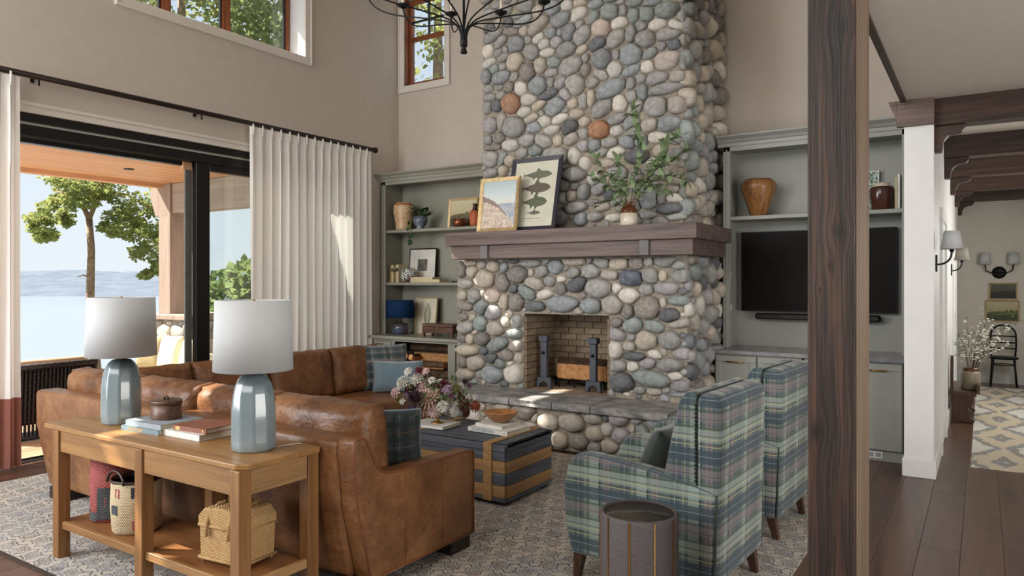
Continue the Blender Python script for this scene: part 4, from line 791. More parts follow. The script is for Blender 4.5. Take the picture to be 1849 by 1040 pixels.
# ------------------------------------------------------------------ trunk coffee table
def trunk():
    x0, x1, y0, y1 = -3.86, -2.79, 4.2, 4.83; xc, yc = (x0+x1)/2, (y0+y1)/2; hx, hy = (x1-x0)/2, (y1-y0)/2
    t = T('trunk_table', 'striped ink-stained and honey oak trunk used as coffee table', 'coffee table', (xc, yc, .01))
    MB().box(-hx+.02, hx-.02, -hy+.02, hy-.02, .035, .41).build('core', m_ink, t)
    lay = [(.03, .055, 0), (.058, .14, 1), (.143, .228, 0), (.231, .312, 1), (.315, .375, 0), (.378, .43, 0)]
    for a, c, k in lay:
        for s in (-1, 1):
            MB().box(-hx, hx, s*hy-.012, s*hy+.012, a, c).build('board', m_oak if k else m_ink, t, bevel=.002, seg=1)
            MB().box(s*hx-.012, s*hx+.012, -hy+.012, hy-.012, a, c).build('board', m_oaky if k else m_inky, t, bevel=.002, seg=1)
    n = 4
    for i in range(n): MB().box(-hx-.012, hx+.012, -hy-.012+i*(2*hy+.024)/n+.001, -hy-.012+(i+1)*(2*hy+.024)/n-.001, .41, .43).build('lid_board', m_ink, t, bevel=.0015, seg=1)
    for x in (-hx+.2, hx-.14):
        MB().box(x-.035, x+.035, -hy-.022, hy+.022, .43, .437).box(x-.035, x+.035, -hy-.022, -hy-.012, .03, .43).box(x-.035, x+.035, hy+.012, hy+.022, .03, .43).build('strap', m_oaky, t)
    for s in (-1, 1):
        for q in (-1, 1): MB().box(s*(hx-.06)-.04, s*(hx-.06)+.04, q*(hy-.06)-.04, q*(hy-.06)+.04, 0, .03).build('foot', m_foot, t)
trunk()
# ------------------------------------------------------------------ plaid armchairs
def armchair(label, loc, rz):
    t = T('armchair', label, 'armchair', loc, rz, 'pair of plaid armchairs')
    arm = [(-.385, .13), (-.43, .3), (-.435, .48), (-.41, .6), (-.37, .65), (-.3, .67), (-.12, .66), (.1, .635), (.3, .6), (.41, .575), (.395, .13)]
    for s in (-1, 1):
        a, c = (s*.245, s*.358) if s > 0 else (s*.358, s*.245)
        o = MB().prism(arm, 'y', a, c).build('arm', m_plaid, t, bevel=.028, seg=4)
        MB().tube([(.405, s*.345, .57), (.397, s*.352, .13)], .006, 6).build('welt', m_green, o)
    MB().prism([(.02, .3), (.1, .45), (.17, .8), (.215, .99), (.245, 1.035), (.29, 1.045), (.305, 1.03), (.305, .3)], 'y', -.335, .335).build('backrest', m_plaid, t, bevel=.035, seg=4)
    ob = MB().prism([(.305, .13), (.305, 1.0), (.325, 1.04), (.4, 1.035), (.425, .99), (.405, .13)], 'y', -.345, .345).build('outer_back', m_plaid, t, bevel=.022, seg=3)
    nh = MB()
    for s in (-1, 1):
        z = .62
        while z < 1.0: nh.ball((.302, s*.342, z), .0075, 7, 4); z += .019
    stuff(nh.build('nailhead_trim', m_black, t, uv=False))
    MB().tube([(.303, s, z) for s, z in ((-.342, .6), (-.342, 1.0), (-.32, 1.032), (.32, 1.032), (.342, 1.0), (.342, .6))], .005, 6).build('welt', m_green, ob)
    MB().box(-.37, .32, -.245, .245, .13, .33).build('seat_frame', m_plaid, t, bevel=.02, seg=3)
    MB().box(-.42, .13, -.24, .24, .33, .47).build('seat_cushion', m_plaid, t, bevel=.045, seg=4)
    for x, y, dx in ((-.35, -.31, -.02), (-.35, .31, -.02), (.35, -.3, .03), (.35, .3, .03)):
        MB().add([(x+a+(dx if z == 0 else 0), y+c, z) for z, r in ((0, .017), (.135, .028)) for a, c in ((-r, -r), (r, -r), (r, r), (-r, r))],
                 [(3, 2, 1, 0), (4, 5, 6, 7), (0, 1, 5, 4), (1, 2, 6, 5), (2, 3, 7, 6), (3, 0, 4, 7)]).build('leg', m_chwood, t)
    return t
armchair('near green-blue plaid armchair with a dark green pillow, beside the drum table', (-1.43, 3.72, .01), math.radians(-3))
armchair('farther green-blue plaid armchair, half hidden by the timber post', (-1.42, 4.9, .01), math.radians(-3))
pillow('throw_pillow', 'dark green velvet pillow with pale sides on the near plaid armchair', (-1.5, 3.72, .485), (math.radians(-22), 0, math.radians(-93)), .46, .36, .16, m_green, None, 2)
# ------------------------------------------------------------------ drum side table
t = T('drum_table', 'dark shagreen drum side table with thin brass strips in the foreground', 'side table', (-1.29, 3.02, .01))
MB().lathe([(.165, 0), (.172, .02), (.172, .53), (.168, .545), (.16, .548), (.155, .54)], n=48).build('drum', m_shagreen, t)
MB().lathe([(.154, .53), (.154, .541)], n=40).build('stone_top', m_dstone, t)
for k in range(10):
    a = 2*math.pi*k/10-.15; MB().obox((.172*math.cos(a), .172*math.sin(a), .272), (.006, .009, .54), Matrix.Rotation(a, 3, 'Z')).build('brass_strip', m_brass, t, bevel=.001, seg=1)
# ------------------------------------------------------------------ decor materials
m_glaze = pm('pale_blue_glaze', RGB(138, 152, 157), .14, c2=RGB(122, 138, 145), var=5, **{'Coat Weight': .5})
m_shade = cloth('white_lampshade', RGB(222, 225, 227), RGB(215, 218, 220), .3, 400)
m_navy = cloth('navy_shade', RGB(34, 58, 92), RGB(28, 48, 80), .1, 400)
m_page = pm('book_pages', RGB(222, 212, 192), .8, c2=RGB(198, 188, 168), var=40, sc=(1, 1, 30))
m_bwhite = pm('white_book_cloth', RGB(226, 224, 218), .6); m_bteal = pm('teal_grey_cover', RGB(116, 138, 146), .55); m_bgrey = pm('blue_grey_cover', RGB(150, 160, 168), .55)
m_brust = pm('rust_cover', RGB(138, 84, 62), .55); m_bcream = pm('cream_cover', RGB(206, 190, 154), .6); m_btan = pm('tan_cover', RGB(150, 120, 76), .6); m_bblack = pm('print_black', RGB(38, 38, 40), .6)
m_gilt = pm('gilt_letters', RGB(214, 176, 110), .4, .5); m_bluelet = pm('blue_letters', RGB(84, 132, 146), .6)
m_walnut = wood('turned_walnut', RGB(66, 42, 32), RGB(104, 70, 54), 'x', 14, .3, .4, .06)
m_olive = wood('olive_wood', RGB(106, 58, 24), RGB(184, 124, 68), 'x', 9, .25, .28, .05, 0, coat=.3, dist=2)
m_cerwhite = pm('cream_stoneware', RGB(218, 208, 190), .25, c2=RGB(206, 194, 174)); m_cerbrown = pm('brown_glaze', RGB(104, 60, 32), .15, c2=RGB(78, 42, 22), var=4)
m_copper = pm('aged_copper', RGB(150, 92, 68), .3, .8); m_terra = pm('terracotta', RGB(190, 104, 62), .55, c2=RGB(176, 92, 54)); m_dbrown = pm('dark_brown', RGB(58, 36, 26), .4)
m_leaf = pm('leaf_green', RGB(154, 176, 74), .5, c2=RGB(116, 146, 56), var=30, rnd=.35, **{'Transmission Weight': 0}); m_leaf2 = pm('sage_leaf', RGB(132, 152, 112), .6, rnd=.25); m_leafd = pm('pothos_leaf', RGB(42, 78, 36), .4, rnd=.3)
m_stem = pm('twig_brown', RGB(92, 74, 52), .8); m_log = pm('bark', RGB(92, 66, 48), .95, c2=RGB(54, 38, 28), var=14, bump=1, bsc=30, rnd=.25); m_cut = pm('cut_wood', RGB(214, 164, 108), .8, c2=RGB(182, 124, 72), var=20, rnd=.2)
m_iron = pm('wrought_iron', RGB(82, 86, 96), .6, .3, bump=.2)
def weave(name, c, c2, u=46, v=70, rough=.8):
    g = G(name); t = g.n('ShaderNodeTexCoord'); sp = g.n('ShaderNodeSeparateXYZ'); g.l(t.outputs['Object'], sp.inputs[0])
    an = g.math('MULTIPLY', g.math('ADD', g.math('ADD', sp.outputs[0], sp.outputs[1]), 0.0), u*6.28)
    row = g.math('MULTIPLY', sp.outputs[2], v*6.28); al = g.math('MULTIPLY', g.math('FLOOR', g.math('MULTIPLY', sp.outputs[2], v)), 3.14159)
    h = g.math('MULTIPLY', g.math('ABSOLUTE', g.math('SINE', g.math('MULTIPLY', row, .5))), g.math('MULTIPLY_ADD', g.math('SINE', g.math('ADD', an, al)), .4, .6))
    nz = g.noise(g.co('Object'), 30, 3); f = g.math('MULTIPLY_ADD', nz, .4, g.math('MULTIPLY', h, .75))
    g.bsdf(g.ramp(f, [(.15, c2), (.6, c)]), rough, 0, g.bump(h, .6, .006)); return g.m
m_wicker = weave('willow_wicker', RGB(206, 170, 116), RGB(140, 104, 62), 60, 150); m_wred = weave('red_rag_weave', RGB(172, 88, 84), RGB(112, 50, 52), 34, 100); m_wblack = weave('charcoal_rag_weave', RGB(84, 88, 92), RGB(30, 32, 38), 50, 100); m_wcream = weave('cream_rag_weave', RGB(208, 190, 156), RGB(172, 152, 118), 60, 120); m_wdark = weave('dark_wicker', RGB(52, 44, 42), RGB(16, 14, 14), 14, 28)
m_lthr = pm('dark_leather_strap', RGB(62, 44, 36), .5)
def art(name, fn):
    g = G(name); t = g.n('ShaderNodeTexCoord'); sp = g.n('ShaderNodeSeparateXYZ'); g.l(t.outputs['Generated'], sp.inputs[0])
    col = fn(g, sp.outputs[0], sp.outputs[2], g.co('Generated')); g.bsdf(col, .6); return g.m
def hill(g, x, z, v, a, b, c, sc, amp):
    """1 below the curve a + b*x + c*x^2 + noise"""
    y = g.math('ADD', g.math('MULTIPLY_ADD', x, b, a), g.math('MULTIPLY', g.math('MULTIPLY', x, x), c)); y = g.math('MULTIPLY_ADD', g.math('SUBTRACT', g.noise(v, sc, 4), .5), amp, y)
    return g.math('LESS_THAN', z, y)
def art_cliff(g, x, z, v):
    sky = g.ramp(z, [(.4, RGB(222, 212, 196)), (.65, RGB(206, 214, 212)), (.95, RGB(176, 192, 198))]); sea = g.ramp(g.noise(v, 9, 4), [(.4, RGB(150, 162, 176)), (.6, RGB(186, 186, 188))])
    c = g.mix(hill(g, x, z, v, .52, .0, 0, 6, .06), sky, sea); c = g.mix(hill(g, x, z, v, .7, -.2, -.5, 7, .1), c, RGB(142, 122, 118))
    return g.mix(hill(g, x, z, v, .58, -.1, -.45, 9, .14), c, g.ramp(g.noise(v, 12, 5), [(.38, RGB(178, 158, 142)), (.62, RGB(216, 202, 186))]))
def art_land(s, f1, f2, f3):
    def fn(g, x, z, v):
        c = g.ramp(z, [(.45, f1), (.95, s)]); c = g.mix(hill(g, x, z, v, .42, .2, -.1, 6, .2), c, f2); c = g.mix(hill(g, x, z, v, .3, -.1, .15, 8, .16), c, f3)
        tr = g.math('GREATER_THAN', g.noise(v, 7, 3), .6); return g.mix(g.math('MULTIPLY', tr, g.math('LESS_THAN', z, .6)), c, shade(f3, .6))
    return fn
def framed(name, label, w, h, fm, am, loc, rz=0, lean=0, rail=.03, depth=.025, mat_=None, win=None, cat='picture', group=None):
    t = T(name, label, cat, loc, rz, group); t.rotation_euler = (math.radians(-lean), 0, rz)
    frame_mb(w, h, rail, depth).build('frame', fm, t)
    MB().box(-w/2+rail, w/2-rail, depth*.55, depth*.8, rail, h-rail).build('mount' if win else 'picture', mat_ if win else am, t)
    if win: MB().box(-win[0]/2, win[0]/2, depth*.5, depth*.56, win[2], win[2]+win[1]).build('picture', am, t)
    MB().box(-w/2+rail*.5, w/2-rail*.5, depth*.85, depth, rail*.5, h-rail*.5).build('backing', m_dbrown, t)
    return t
def book(name, label, loc, rz, w, d, th, cover, cat='book', group=None, spine='front'):
    """flat book, spine along local -y"""
    t = T(name, label, cat, loc, rz, group)
    MB().box(-w/2, w/2, -d/2, d/2, 0, .003).box(-w/2, w/2, -d/2, d/2, th-.003, th).box(-w/2, w/2, -d/2-.001, -d/2+.004, 0, th).build('cover', cover, t)
    MB().box(-w/2+.004, w/2-.004, -d/2+.004, d/2-.005, .003, th-.003).build('pages', m_page, t); return t
# ------------------------------------------------------------------ console top
def table_lamp(label, x, y):
    t = T('table_lamp', label, 'lamp', (x, y, .762), group='pair of blue ceramic lamps')
    def fold(a, z): q = (a % (2*math.pi/10))-math.pi/10; return math.cos(math.pi/10)/math.cos(q)*.99
    MB().lathe([(.098, 0), (.107, .012), (.109, .05), (.107, .2), (.1, .27), (.088, .32), (.068, .352), (.05, .366), (.02, .372)], n=60, fold=fold).build('ceramic_base', m_glaze, t)
    MB().tube([(0, 0, .36), (0, 0, .44)], .011, 10).tube([(0, 0, .44), (0, 0, .5)], .016, 10).build('stem', m_brass, t)
    MB().lathe([(.187, .388), (.178, .728), (.174, .728), (.183, .388), (.187, .388)], n=48).build('shade', m_shade, t)
    MB().tube([(-.175, 0, .715), (.175, 0, .715)], .002, 5).tube([(0, -.175, .715), (0, .175, .715)], .002, 5).ball((0, 0, .722), .01).build('spider', m_brass, t)
    MB().tube([(.06, .09, .004), (.1, .2, .004), (.115, .244, -.02), (.1, .246, -.2), (.13, .246, -.35), (.11, .246, -.55)], .0028, 6).build('cord', m_cerwhite, t)
    return t
table_lamp('pale blue ceramic lamp with white drum shade at the window end of the console', -4.2, 2.285)
table_lamp('pale blue ceramic lamp with white drum shade at the near end of the console', -2.985, 2.27)
b1 = book('book', 'teal spined book at the bottom of the stack under the round wooden box', (-3.835, 2.31, .763), math.radians(3), .33, .26, .026, m_bteal)
text_mesh('AKOTHEK', .026, 'spine_lettering', m_gilt, b1, (-.1, -.1317, .0125), (math.pi/2, 0, 0), 1.1)
book('book', 'pale blue-grey book directly under the round wooden box', (-3.825, 2.325, .789), math.radians(2), .32, .26, .028, m_bgrey)
book('book', 'thick white book under the rust book on the console', (-3.51, 2.33, .763), math.radians(1), .31, .22, .032, m_bwhite)
b2 = book('book', 'rust brown book on top of the white one on the console', (-3.48, 2.345, .795), math.radians(4), .26, .2, .026, m_brust)
MB().box(-.11, -.075, -.1025, -.1, .004, .022).box(.1, .11, -.1025, -.1, .006, .02).build('gilt_ornament', m_gilt, b2)
t = T('lidded_box', 'round dark walnut lidded box on the stacked books', 'box', (-3.83, 2.335, .817))
MB().lathe([(.088, 0), (.09, .004), (.09, .085)], n=40, sy=.85).build('body', m_walnut, t); l_ = MB().lathe([(.093, .083), (.094, .1), (.09, .104), (.0, .106)], n=40, sy=.85).build('lid', m_walnut, t)
MB().tube([(-.018, 0, .106), (-.014, 0, .118), (0, 0, .122), (.014, 0, .118), (.018, 0, .106)], .006, 8).build('knot_handle', m_lthr, l_)
# console shelf
def basket(label, loc, r, h, mat, rim, patch):
    t = T('basket', label, 'basket', loc); wob = lambda a, z: 1+.025*math.sin(3*a+z*9)+.015*math.sin(7*a-z*20)
    MB().lathe([(r*.9, 0), (r*.98, .02), (r, h*.5), (r*1.0, h), (r*.95, h), (r*.94, h*.5), (r*.9, .03), (.001, .02)], n=36, fold=wob).build('body', mat, t)
    MB().lathe([(r*1.0, h-.012), (r*1.03, h-.004), (r*1.0, h+.006), (r*.94, h), (r*.95, h-.012)], n=36, fold=wob).build('rim', rim, t)
    for a0, a1, z0, z1, m in patch:
        MB().grid(lambda u, v: tuple((r*1.012*wob(a0+(a1-a0)*u, z0+(z1-z0)*v)*k for k in (math.cos(a0+(a1-a0)*u), math.sin(a0+(a1-a0)*u))))+(z0+(z1-z0)*v,), 14, 6).build('woven_patch', m, t)
    for s in (-1, 1):
        MB().tube([(r*.5*math.cos(q)*1.3, s*r*.93, h-.01+.07*math.sin(q)) for q in [k*math.pi/8 for k in range(9)]], .008, 6).build('leather_handle', m_lthr, t)
    return t
basket('tall red and charcoal woven rag basket on the console shelf', (-4.24, 2.26, .212), .118, .365, m_wred, m_wcream, [(-1.25, 2.2, .02, .2, m_wblack), (-3.2, -1.25, .012, .06, m_wblack)])
basket('shorter cream woven basket with leather handles on the console shelf', (-3.93, 2.225, .212), .128, .285, m_wcream, m_lthr, [(-1.5, -1.25, .2, .25, m_wred), (-1.75, -1.35, .11, .16, m_wblack), (-.75, -.2, .2, .26, m_wblack), (-.7, -.3, .03, .08, m_wred)])
def hamper():
    t = T('wicker_hamper', 'lidded willow picnic hamper with strap handles on the console shelf', 'hamper', (-3.08, 2.25, .212), math.radians(6)); t.scale = (1.06, 1.06, 1.12)
    MB().prism([(-.135, .02), (.135, .02), (.143, .165), (-.143, .165)], 'y', -.095, .095).build('body', m_wicker, t, bevel=.006, seg=2)
    lid = MB().prism([(-.147, .165), (.147, .165), (.147, .2), (.11, .235), (.0, .248), (-.11, .235), (-.147, .2)], 'y', -.1, .1).build('lid', m_wicker, t, bevel=.008, seg=2)
    MB().tube([(-.05, 0, .24), (-.05, 0, .275), (-.03, 0, .292), (.03, 0, .292), (.05, 0, .275), (.05, 0, .24)], .008, 8).build('handle', m_wicker, lid)
    for x in (-.08, .06): MB().tube([(x, .06, .243), (x, -.04, .244), (x, -.085, .22), (x, -.108, .18), (x, -.108, .12)], .008, 6).build('strap', m_wicker, lid)
    rim = MB()
    for z in (.022, .163): rim.tube([(-.14, -.1, z), (.14, -.1, z), (.14, .1, z), (-.14, .1, z), (-.14, -.1, z)], .007, 6)
    rim.build('braided_rim', m_wicker, t)
    for x in (-.125, .125):
        for y in (-.085, .085): MB().tube([(x, y, 0), (x, y, .03)], .006, 6).build('foot', m_wicker, t)
hamper()
# ------------------------------------------------------------------ trunk top
TZ = .44+.0075
book('book', 'thin white book under the flower arrangement', (-3.63, 4.46, TZ), math.radians(2), .33, .25, .022, m_bwhite)
jd = book('book', 'white art book with dark spine lettering on the trunk under the smaller book', (-3.1, 4.58, TZ), math.radians(-3), .37, .3, .032, m_bwhite)
text_mesh('JOHN DERIAN', .03, 'spine_lettering', m_bluelet, jd, (-.15, -.1515, .016), (math.pi/2, 0, 0), 1.12)
text_mesh('*', .03, 'spine_mark', m_bblack, jd, (.152, -.1515, .010), (math.pi/2, 0, 0))
book('book', 'small white book under the wooden bowl', (-3.12, 4.6, TZ+.032), math.radians(-5), .26, .24, .024, m_bwhite)
tag(MB().lathe([(.04, 0), (.06, .006), (.1, .03), (.132, .056), (.138, .062), (.13, .063), (.095, .04), (.05, .02), (.001, .016)], n=36, sy=.9, fold=lambda a, z: 1+.03*math.sin(2*a)+.02*math.sin(5*a)).xf(Matrix.Diagonal((1, 1, 1.35, 1))).build('wooden_bowl', m_olive, loc=(-3.1, 4.6, TZ+.0565)), 'shallow carved olive-wood bowl on the white books', 'bowl')
PET = {}
def dahlia(n, curl, wid):
    m = MB()
    for i in range(n):
        f = i/n; ph = i*2.39996; el = math.pi/2*(1-f*1.15); L = .34+.5*f
        d = Vector((math.cos(ph)*math.cos(el), math.sin(ph)*math.cos(el), math.sin(el))); s_ = Vector((-math.sin(ph), math.cos(ph), 0)); up = d.cross(s_)*-1
        o = d*.45; w = wid*(.5+.5*f)
        m.add([o, o+d*L*.5+s_*w+up*curl*.3, o+d*L+up*curl, o+d*L*.5-s_*w+up*curl*.3], [(0, 1, 2, 3)])
    m.ball((0, 0, 0), .55, 8, 6); return m
def flowers():
    rg = random.Random(5); C0 = Vector((-3.6, 4.45, TZ+.022)); Rv = Vector((.838, .546, 0)); Fv = Vector((-.546, .838, 0))
    t = T('flower_arrangement', 'loose bouquet of white, blush and burgundy dahlias in a low gold vase', 'flowers', tuple(C0))
    MB().lathe([(.05, 0), (.052, .006), (.02, .014), (.016, .045), (.024, .06), (.06, .085), (.07, .115), (.066, .116), (.05, .09), (.001, .075)], n=28).build('gold_compote', m_brass, t)
    cols = {'w': RGB(236, 232, 224), 'c': RGB(232, 218, 190), 'p': RGB(218, 188, 184), 'b': RGB(96, 22, 38), 'd': RGB(48, 16, 30), 'l': RGB(200, 168, 198), 's': RGB(222, 188, 168), 'r': RGB(164, 92, 70), 'm': RGB(126, 78, 104), 'u': RGB(78, 66, 96), 'o': RGB(132, 124, 64), 'n': RGB(110, 66, 54)}
    mm = {k: pm('petal_'+k, v, .7, rnd=.12, **{'Subsurface Weight': 0}) for k, v in cols.items()}
    pr = [dahlia(90, .1, .2), dahlia(80, -.1, .14), dahlia(44, .18, .22)]; base = [None]*3
    L = """235,245,70,w,0 165,390,115,w,0 330,345,120,w,0 410,425,135,p,0 245,425,60,c,2 265,500,120,b,1 350,560,130,d,1 490,570,160,s,1 455,680,140,s,1 610,520,95,c,0 735,590,90,c,0 740,455,85,l,2 680,425,115,b,1 685,660,90,w,2 575,715,110,p,2 410,285,60,p,2 470,230,60,p,2 380,225,75,b,2 950,370,55,d,2 925,410,80,w,2 835,470,75,o,2 90,500,90,p,2 210,540,70,l,2 545,340,60,w,2 640,370,55,w,2 1080,660,95,r,1 940,640,110,n,1 1010,580,60,w,2 310,690,85,u,1 830,720,80,w,2 990,430,55,m,2 890,560,80,n,1 960,740,80,n,1 100,600,70,o,2 170,610,60,w,2 860,640,60,w,2 780,520,60,m,2 540,620,80,p,2 300,440,80,d,1 1020,690,60,r,2"""
    for tok in L.split():
        x, y, d, c, k = tok.split(','); x, y, d, k = float(x), float(y), float(d), int(k)
        off = Rv*((x/6.935+700-787)/230)+Vector((0, 0, (768-(640+y/6.935))/230))
        dep = -.10*(1-min(1, off.length/.4))+rg.uniform(-.05, .06); off = off+Fv*dep
        if base[k] is None: base[k] = pr[k].build('flower', mm[c], t, uv=False); o = base[k]
        else: o = inst(base[k])
        o.material_slots[0].link = 'OBJECT'; o.material_slots[0].material = mm[c]
        o.location = off; s = d/6.935/230/2*1.6; o.scale = (s, s, s)
        dirv = (off-Vector((0, .03, .1))-Fv*.12).normalized(); o.rotation_euler = dirv.to_track_quat('Z', 'Y').to_euler()
        if off.length > .05: MB().tube([(0, 0, .1), tuple(off*.5+Vector((0, 0, .06))), tuple(off)], .002, 4).build('stem', m_leaf2, t, uv=False)
    fo = MB()
    for i in range(520):
        a, e = rg.uniform(0, 6.28), rg.uniform(-.5, 1.3); r = rg.uniform(.05, 1)
        p = Vector((math.cos(a)*math.cos(e)*.33*r, math.sin(a)*math.cos(e)*.2*r, .2+math.sin(e)*.17*r)); d = Vector((rg.uniform(-1, 1), rg.uniform(-1, 1), rg.uniform(-.3, 1))).normalized(); s_ = d.orthogonal().normalized(); L_ = rg.uniform(.02, .045)
        fo.add([p, p+d*L_*.5+s_*L_*.25, p+d*L_, p+d*L_*.5-s_*L_*.25], [(0, 1, 2, 3)])
    stuff(fo.build('foliage', pm('bouquet_foliage', RGB(104, 120, 76), .6, c2=RGB(70, 84, 50), var=40), t, uv=False))
flowers()
# ------------------------------------------------------------------ mantel
fish = framed('framed_print', 'dark framed print of four fish leaning on the mantel', .6, .79, pm('dark_plum_frame', RGB(48, 44, 56), .35), pm('print_paper', RGB(206, 204, 186), .7, c2=RGB(198, 196, 178)), (-3.87, 6.245, 2.106), 0, 13, .045, .03)
def fish_mb(L, H):
    n = 14; top = []; bot = []
    for i in range(n+1):
        u = i/n; k = math.sin(math.pi*min(1, u*1.04))**.62*(1-.5*u) if u < .9 else .16
        top.append((L*(.5-u), H*.55*k)); bot.append((L*(.5-u), -H*.5*k))
    out = top+[(-L*.56, H*.42), (-L*.52, 0), (-L*.56, -H*.42)]+bot[::-1]
    m = MB().prism(out, 'y', 0, .001)
    m.prism([(L*.12, H*.4), (-L*.02, H*.78), (-L*.1, H*.4)], 'y', 0, .001).prism([(-L*.1, -H*.3), (-L*.17, -H*.6), (-L*.22, -H*.22)], 'y', 0, .001).prism([(L*.1, -H*.4), (L*.02, -H*.68), (-L*.02, -H*.38)], 'y', 0, .001); return m
for z, L, H, c in ((.6, .33, .095, RGB(120, 124, 102)), (.455, .33, .125, RGB(112, 104, 88)), (.305, .28, .125, RGB(104, 112, 84)), (.19, .15, .045, RGB(110, 112, 104))):
    fish_mb(L, H).build('printed_fish', pm('fish_ink', c, .7, c2=shade(c, .5), var=60), fish, loc=(.03, .0145, z), rot=(0, 0, 0))
MB().box(-.12, .12, .0155, .0165, .128, .134).box(-.16, .16, .0155, .0165, .1, .102).build('caption_line', pm('faded_ink', RGB(150, 146, 130), .7), fish)
framed('framed_painting', 'gold framed painting of a pale coastal cliff on the mantel', .49, .57, m_gold, art('cliff_painting', art_cliff), (-4.22, 6.17, 2.106), 0, 8, .038, .03)
t = T('stoneware_jug', 'two-tone brown and cream stoneware jug on the mantel', 'jug', (-2.77, 6.25, 2.106))
MB().lathe([(.074, 0), (.08, .004), (.081, .115)], n=32).build('cream_body', m_cerwhite, t); MB().lathe([(.081, .115), (.08, .135), (.066, .165), (.035, .188), (.026, .195), (.026, .215), (.032, .22), (.02, .22)], n=32).build('brown_shoulder', m_cerbrown, t)
MB().tube([(.03, 0, .212), (.05, 0, .215), (.06, 0, .195), (.055, 0, .172)], .007, 8).build('handle', m_cerbrown, t)
def branches():
    rg = random.Random(9); O = Vector((-2.77, 6.25, 2.32)); t = T('leafy_branches', 'spreading green leafy branches standing in the stoneware jug', 'branches', tuple(O))
    k = 1/193.
    P = lambda dx, dy, dp=0: Vector((.838*dx*k*1.0-.2*dp, .546*dx*k*.25-dp, -dy*k))
    paths = [[(0, 0), (-24, -28), (-50, -62), (-82, -96)], [(0, 0), (-32, -8), (-68, 4)], [(0, 0), (-14, -45), (-20, -82)], [(0, 0), (24, -30), (55, -55), (100, -74), (124, -88)], [(0, 0), (14, -42), (40, -88), (26, -132), (20, -164)], [(0, 0), (45, -32), (90, -44), (128, -32)], [(52, -54), (80, -104), (112, -112)], [(40, -40), (70, -70), (90, -100)], [(-22, -28), (-50, -35), (-75, -50)], [(20, -25), (50, -28), (85, -20)]]
    leaf = MB()
    n = 6; vs = []
    for i in range(n+1):
        u = i/n; w = .3*math.sin(math.pi*u**.8)**.9*(1-.25*u); vs += [(u, -w, .06*math.sin(math.pi*u)+.08*w), (u, 0, .06*math.sin(math.pi*u)), (u, w, .06*math.sin(math.pi*u)+.08*w)]
    leaf.add(vs, [(3*i+j, 3*i+3+j, 3*i+4+j, 3*i+1+j) for i in range(n) for j in (0, 1)], True)
    proto = None
    for bi, pth in enumerate(paths):
        dp = rg.uniform(-.03, .14); pts = [P(x, y, dp*i/len(pth)) for i, (x, y) in enumerate(pth)]
        if pth[0] == (0, 0): pts[0] = Vector((rg.uniform(-.015, .015), rg.uniform(-.015, .015), -.09))
        st = MB().tube(pts, [.004]+[.003]*(len(pts)-2)+[.0015], 5).build('stem', m_stem, t, uv=False)
        tot = sum((pts[i+1]-pts[i]).length for i in range(len(pts)-1)); nl = int(tot/.0135)
        for j in range(nl):
            s = (j+.5)/nl
            if s < .2 and pth[0] == (0, 0): continue
            d = s*tot; i = 0
            while i < len(pts)-2 and d > (pts[i+1]-pts[i]).length: d -= (pts[i+1]-pts[i]).length; i += 1
            p = pts[i]+(pts[i+1]-pts[i]).normalized()*d; ax = (pts[i+1]-pts[i]).normalized()
            dr = (ax*.6+Vector((rg.uniform(-1, 1), rg.uniform(-1, .6), rg.uniform(-.9, .7)))).normalized()
            L_ = rg.uniform(.07, .115)
            if proto is None: proto = leaf.build('leaf', m_leaf, st, uv=False); o = proto
            else: o = inst(proto, st)
            if rg.random() < .12: o.material_slots[0].link = 'OBJECT'; o.material_slots[0].material = m_leaf2
            o.parent = st; o.location = p; o.scale = (L_, L_, L_); q = dr.to_track_quat('X', 'Z'); o.rotation_euler = q.to_euler()
branches()
# ------------------------------------------------------------------ firebox contents
def andiron(label, x, y):
    t = T('andiron', label, 'andiron', (x, y, .462), group='pair of black andirons in the firebox')
    MB().prism([(-.09, 0), (-.055, 0), (-.045, .045), (0, .07), (.045, .045), (.055, 0), (.09, 0), (.078, .11), (-.078, .11)], 'y', -.022, .022).build('foot', m_iron, t, bevel=.003, seg=1)
    MB().box(-.036, .036, -.025, .025, .11, .49).build('shaft', m_iron, t, bevel=.004, seg=1); MB().box(-.052, .052, -.04, .04, .49, .55).build('head', m_iron, t, bevel=.004, seg=1)
    MB().ball((0, -.03, .37), .018).build('boss', m_black, t); MB().box(-.012, .012, .02, .26, .07, .095).box(-.012, .012, .24, .26, 0, .07).build('log_rest', m_black, t)
andiron('left black iron andiron in the firebox, its foot caught by the sun', -3.9, 6.62); andiron('right black iron andiron in front of the split log', -3.31, 6.60)
def log(label, loc, L, r, rz, group, sd, tilt=0, quarter=True, name='firewood_log'):
    rg = random.Random(sd); t = T(name, label, 'log', loc, rz, group); t.rotation_euler = (rg.uniform(0, 6.28) if not tilt else tilt, 0, rz)
    if quarter: pr = [(0, -.75*r)]+[(r*1.25*math.cos(a)*.9, -.75*r+1.6*r*math.sin(a)) for a in [math.pi*(.12+.76*k/6) for k in range(7)]]
    else: pr = [(r*math.cos(6.283*k/12)*(1+rg.uniform(-.08, .08)), r*math.sin(6.283*k/12)*(1+rg.uniform(-.08, .08))) for k in range(12)]
    MB().prism(pr, 'x', -L/2, L/2).build('bark', m_log, t)
    for s in (-1, 1): MB().prism([(a*.94, b_*.94) for a, b_ in pr], 'x', s*L/2-.002, s*L/2+.002).build('cut_end', m_cut, t)
    if quarter: MB().obox((0, 0, -.75*r), (L*.98, r*2.1, .004)).build('split_face', m_cut, t)
    return t
t = T('fireplace_log', 'thick split log with pale wood face resting behind the andirons', 'log', (-3.53, 6.86, .545), math.radians(-2))
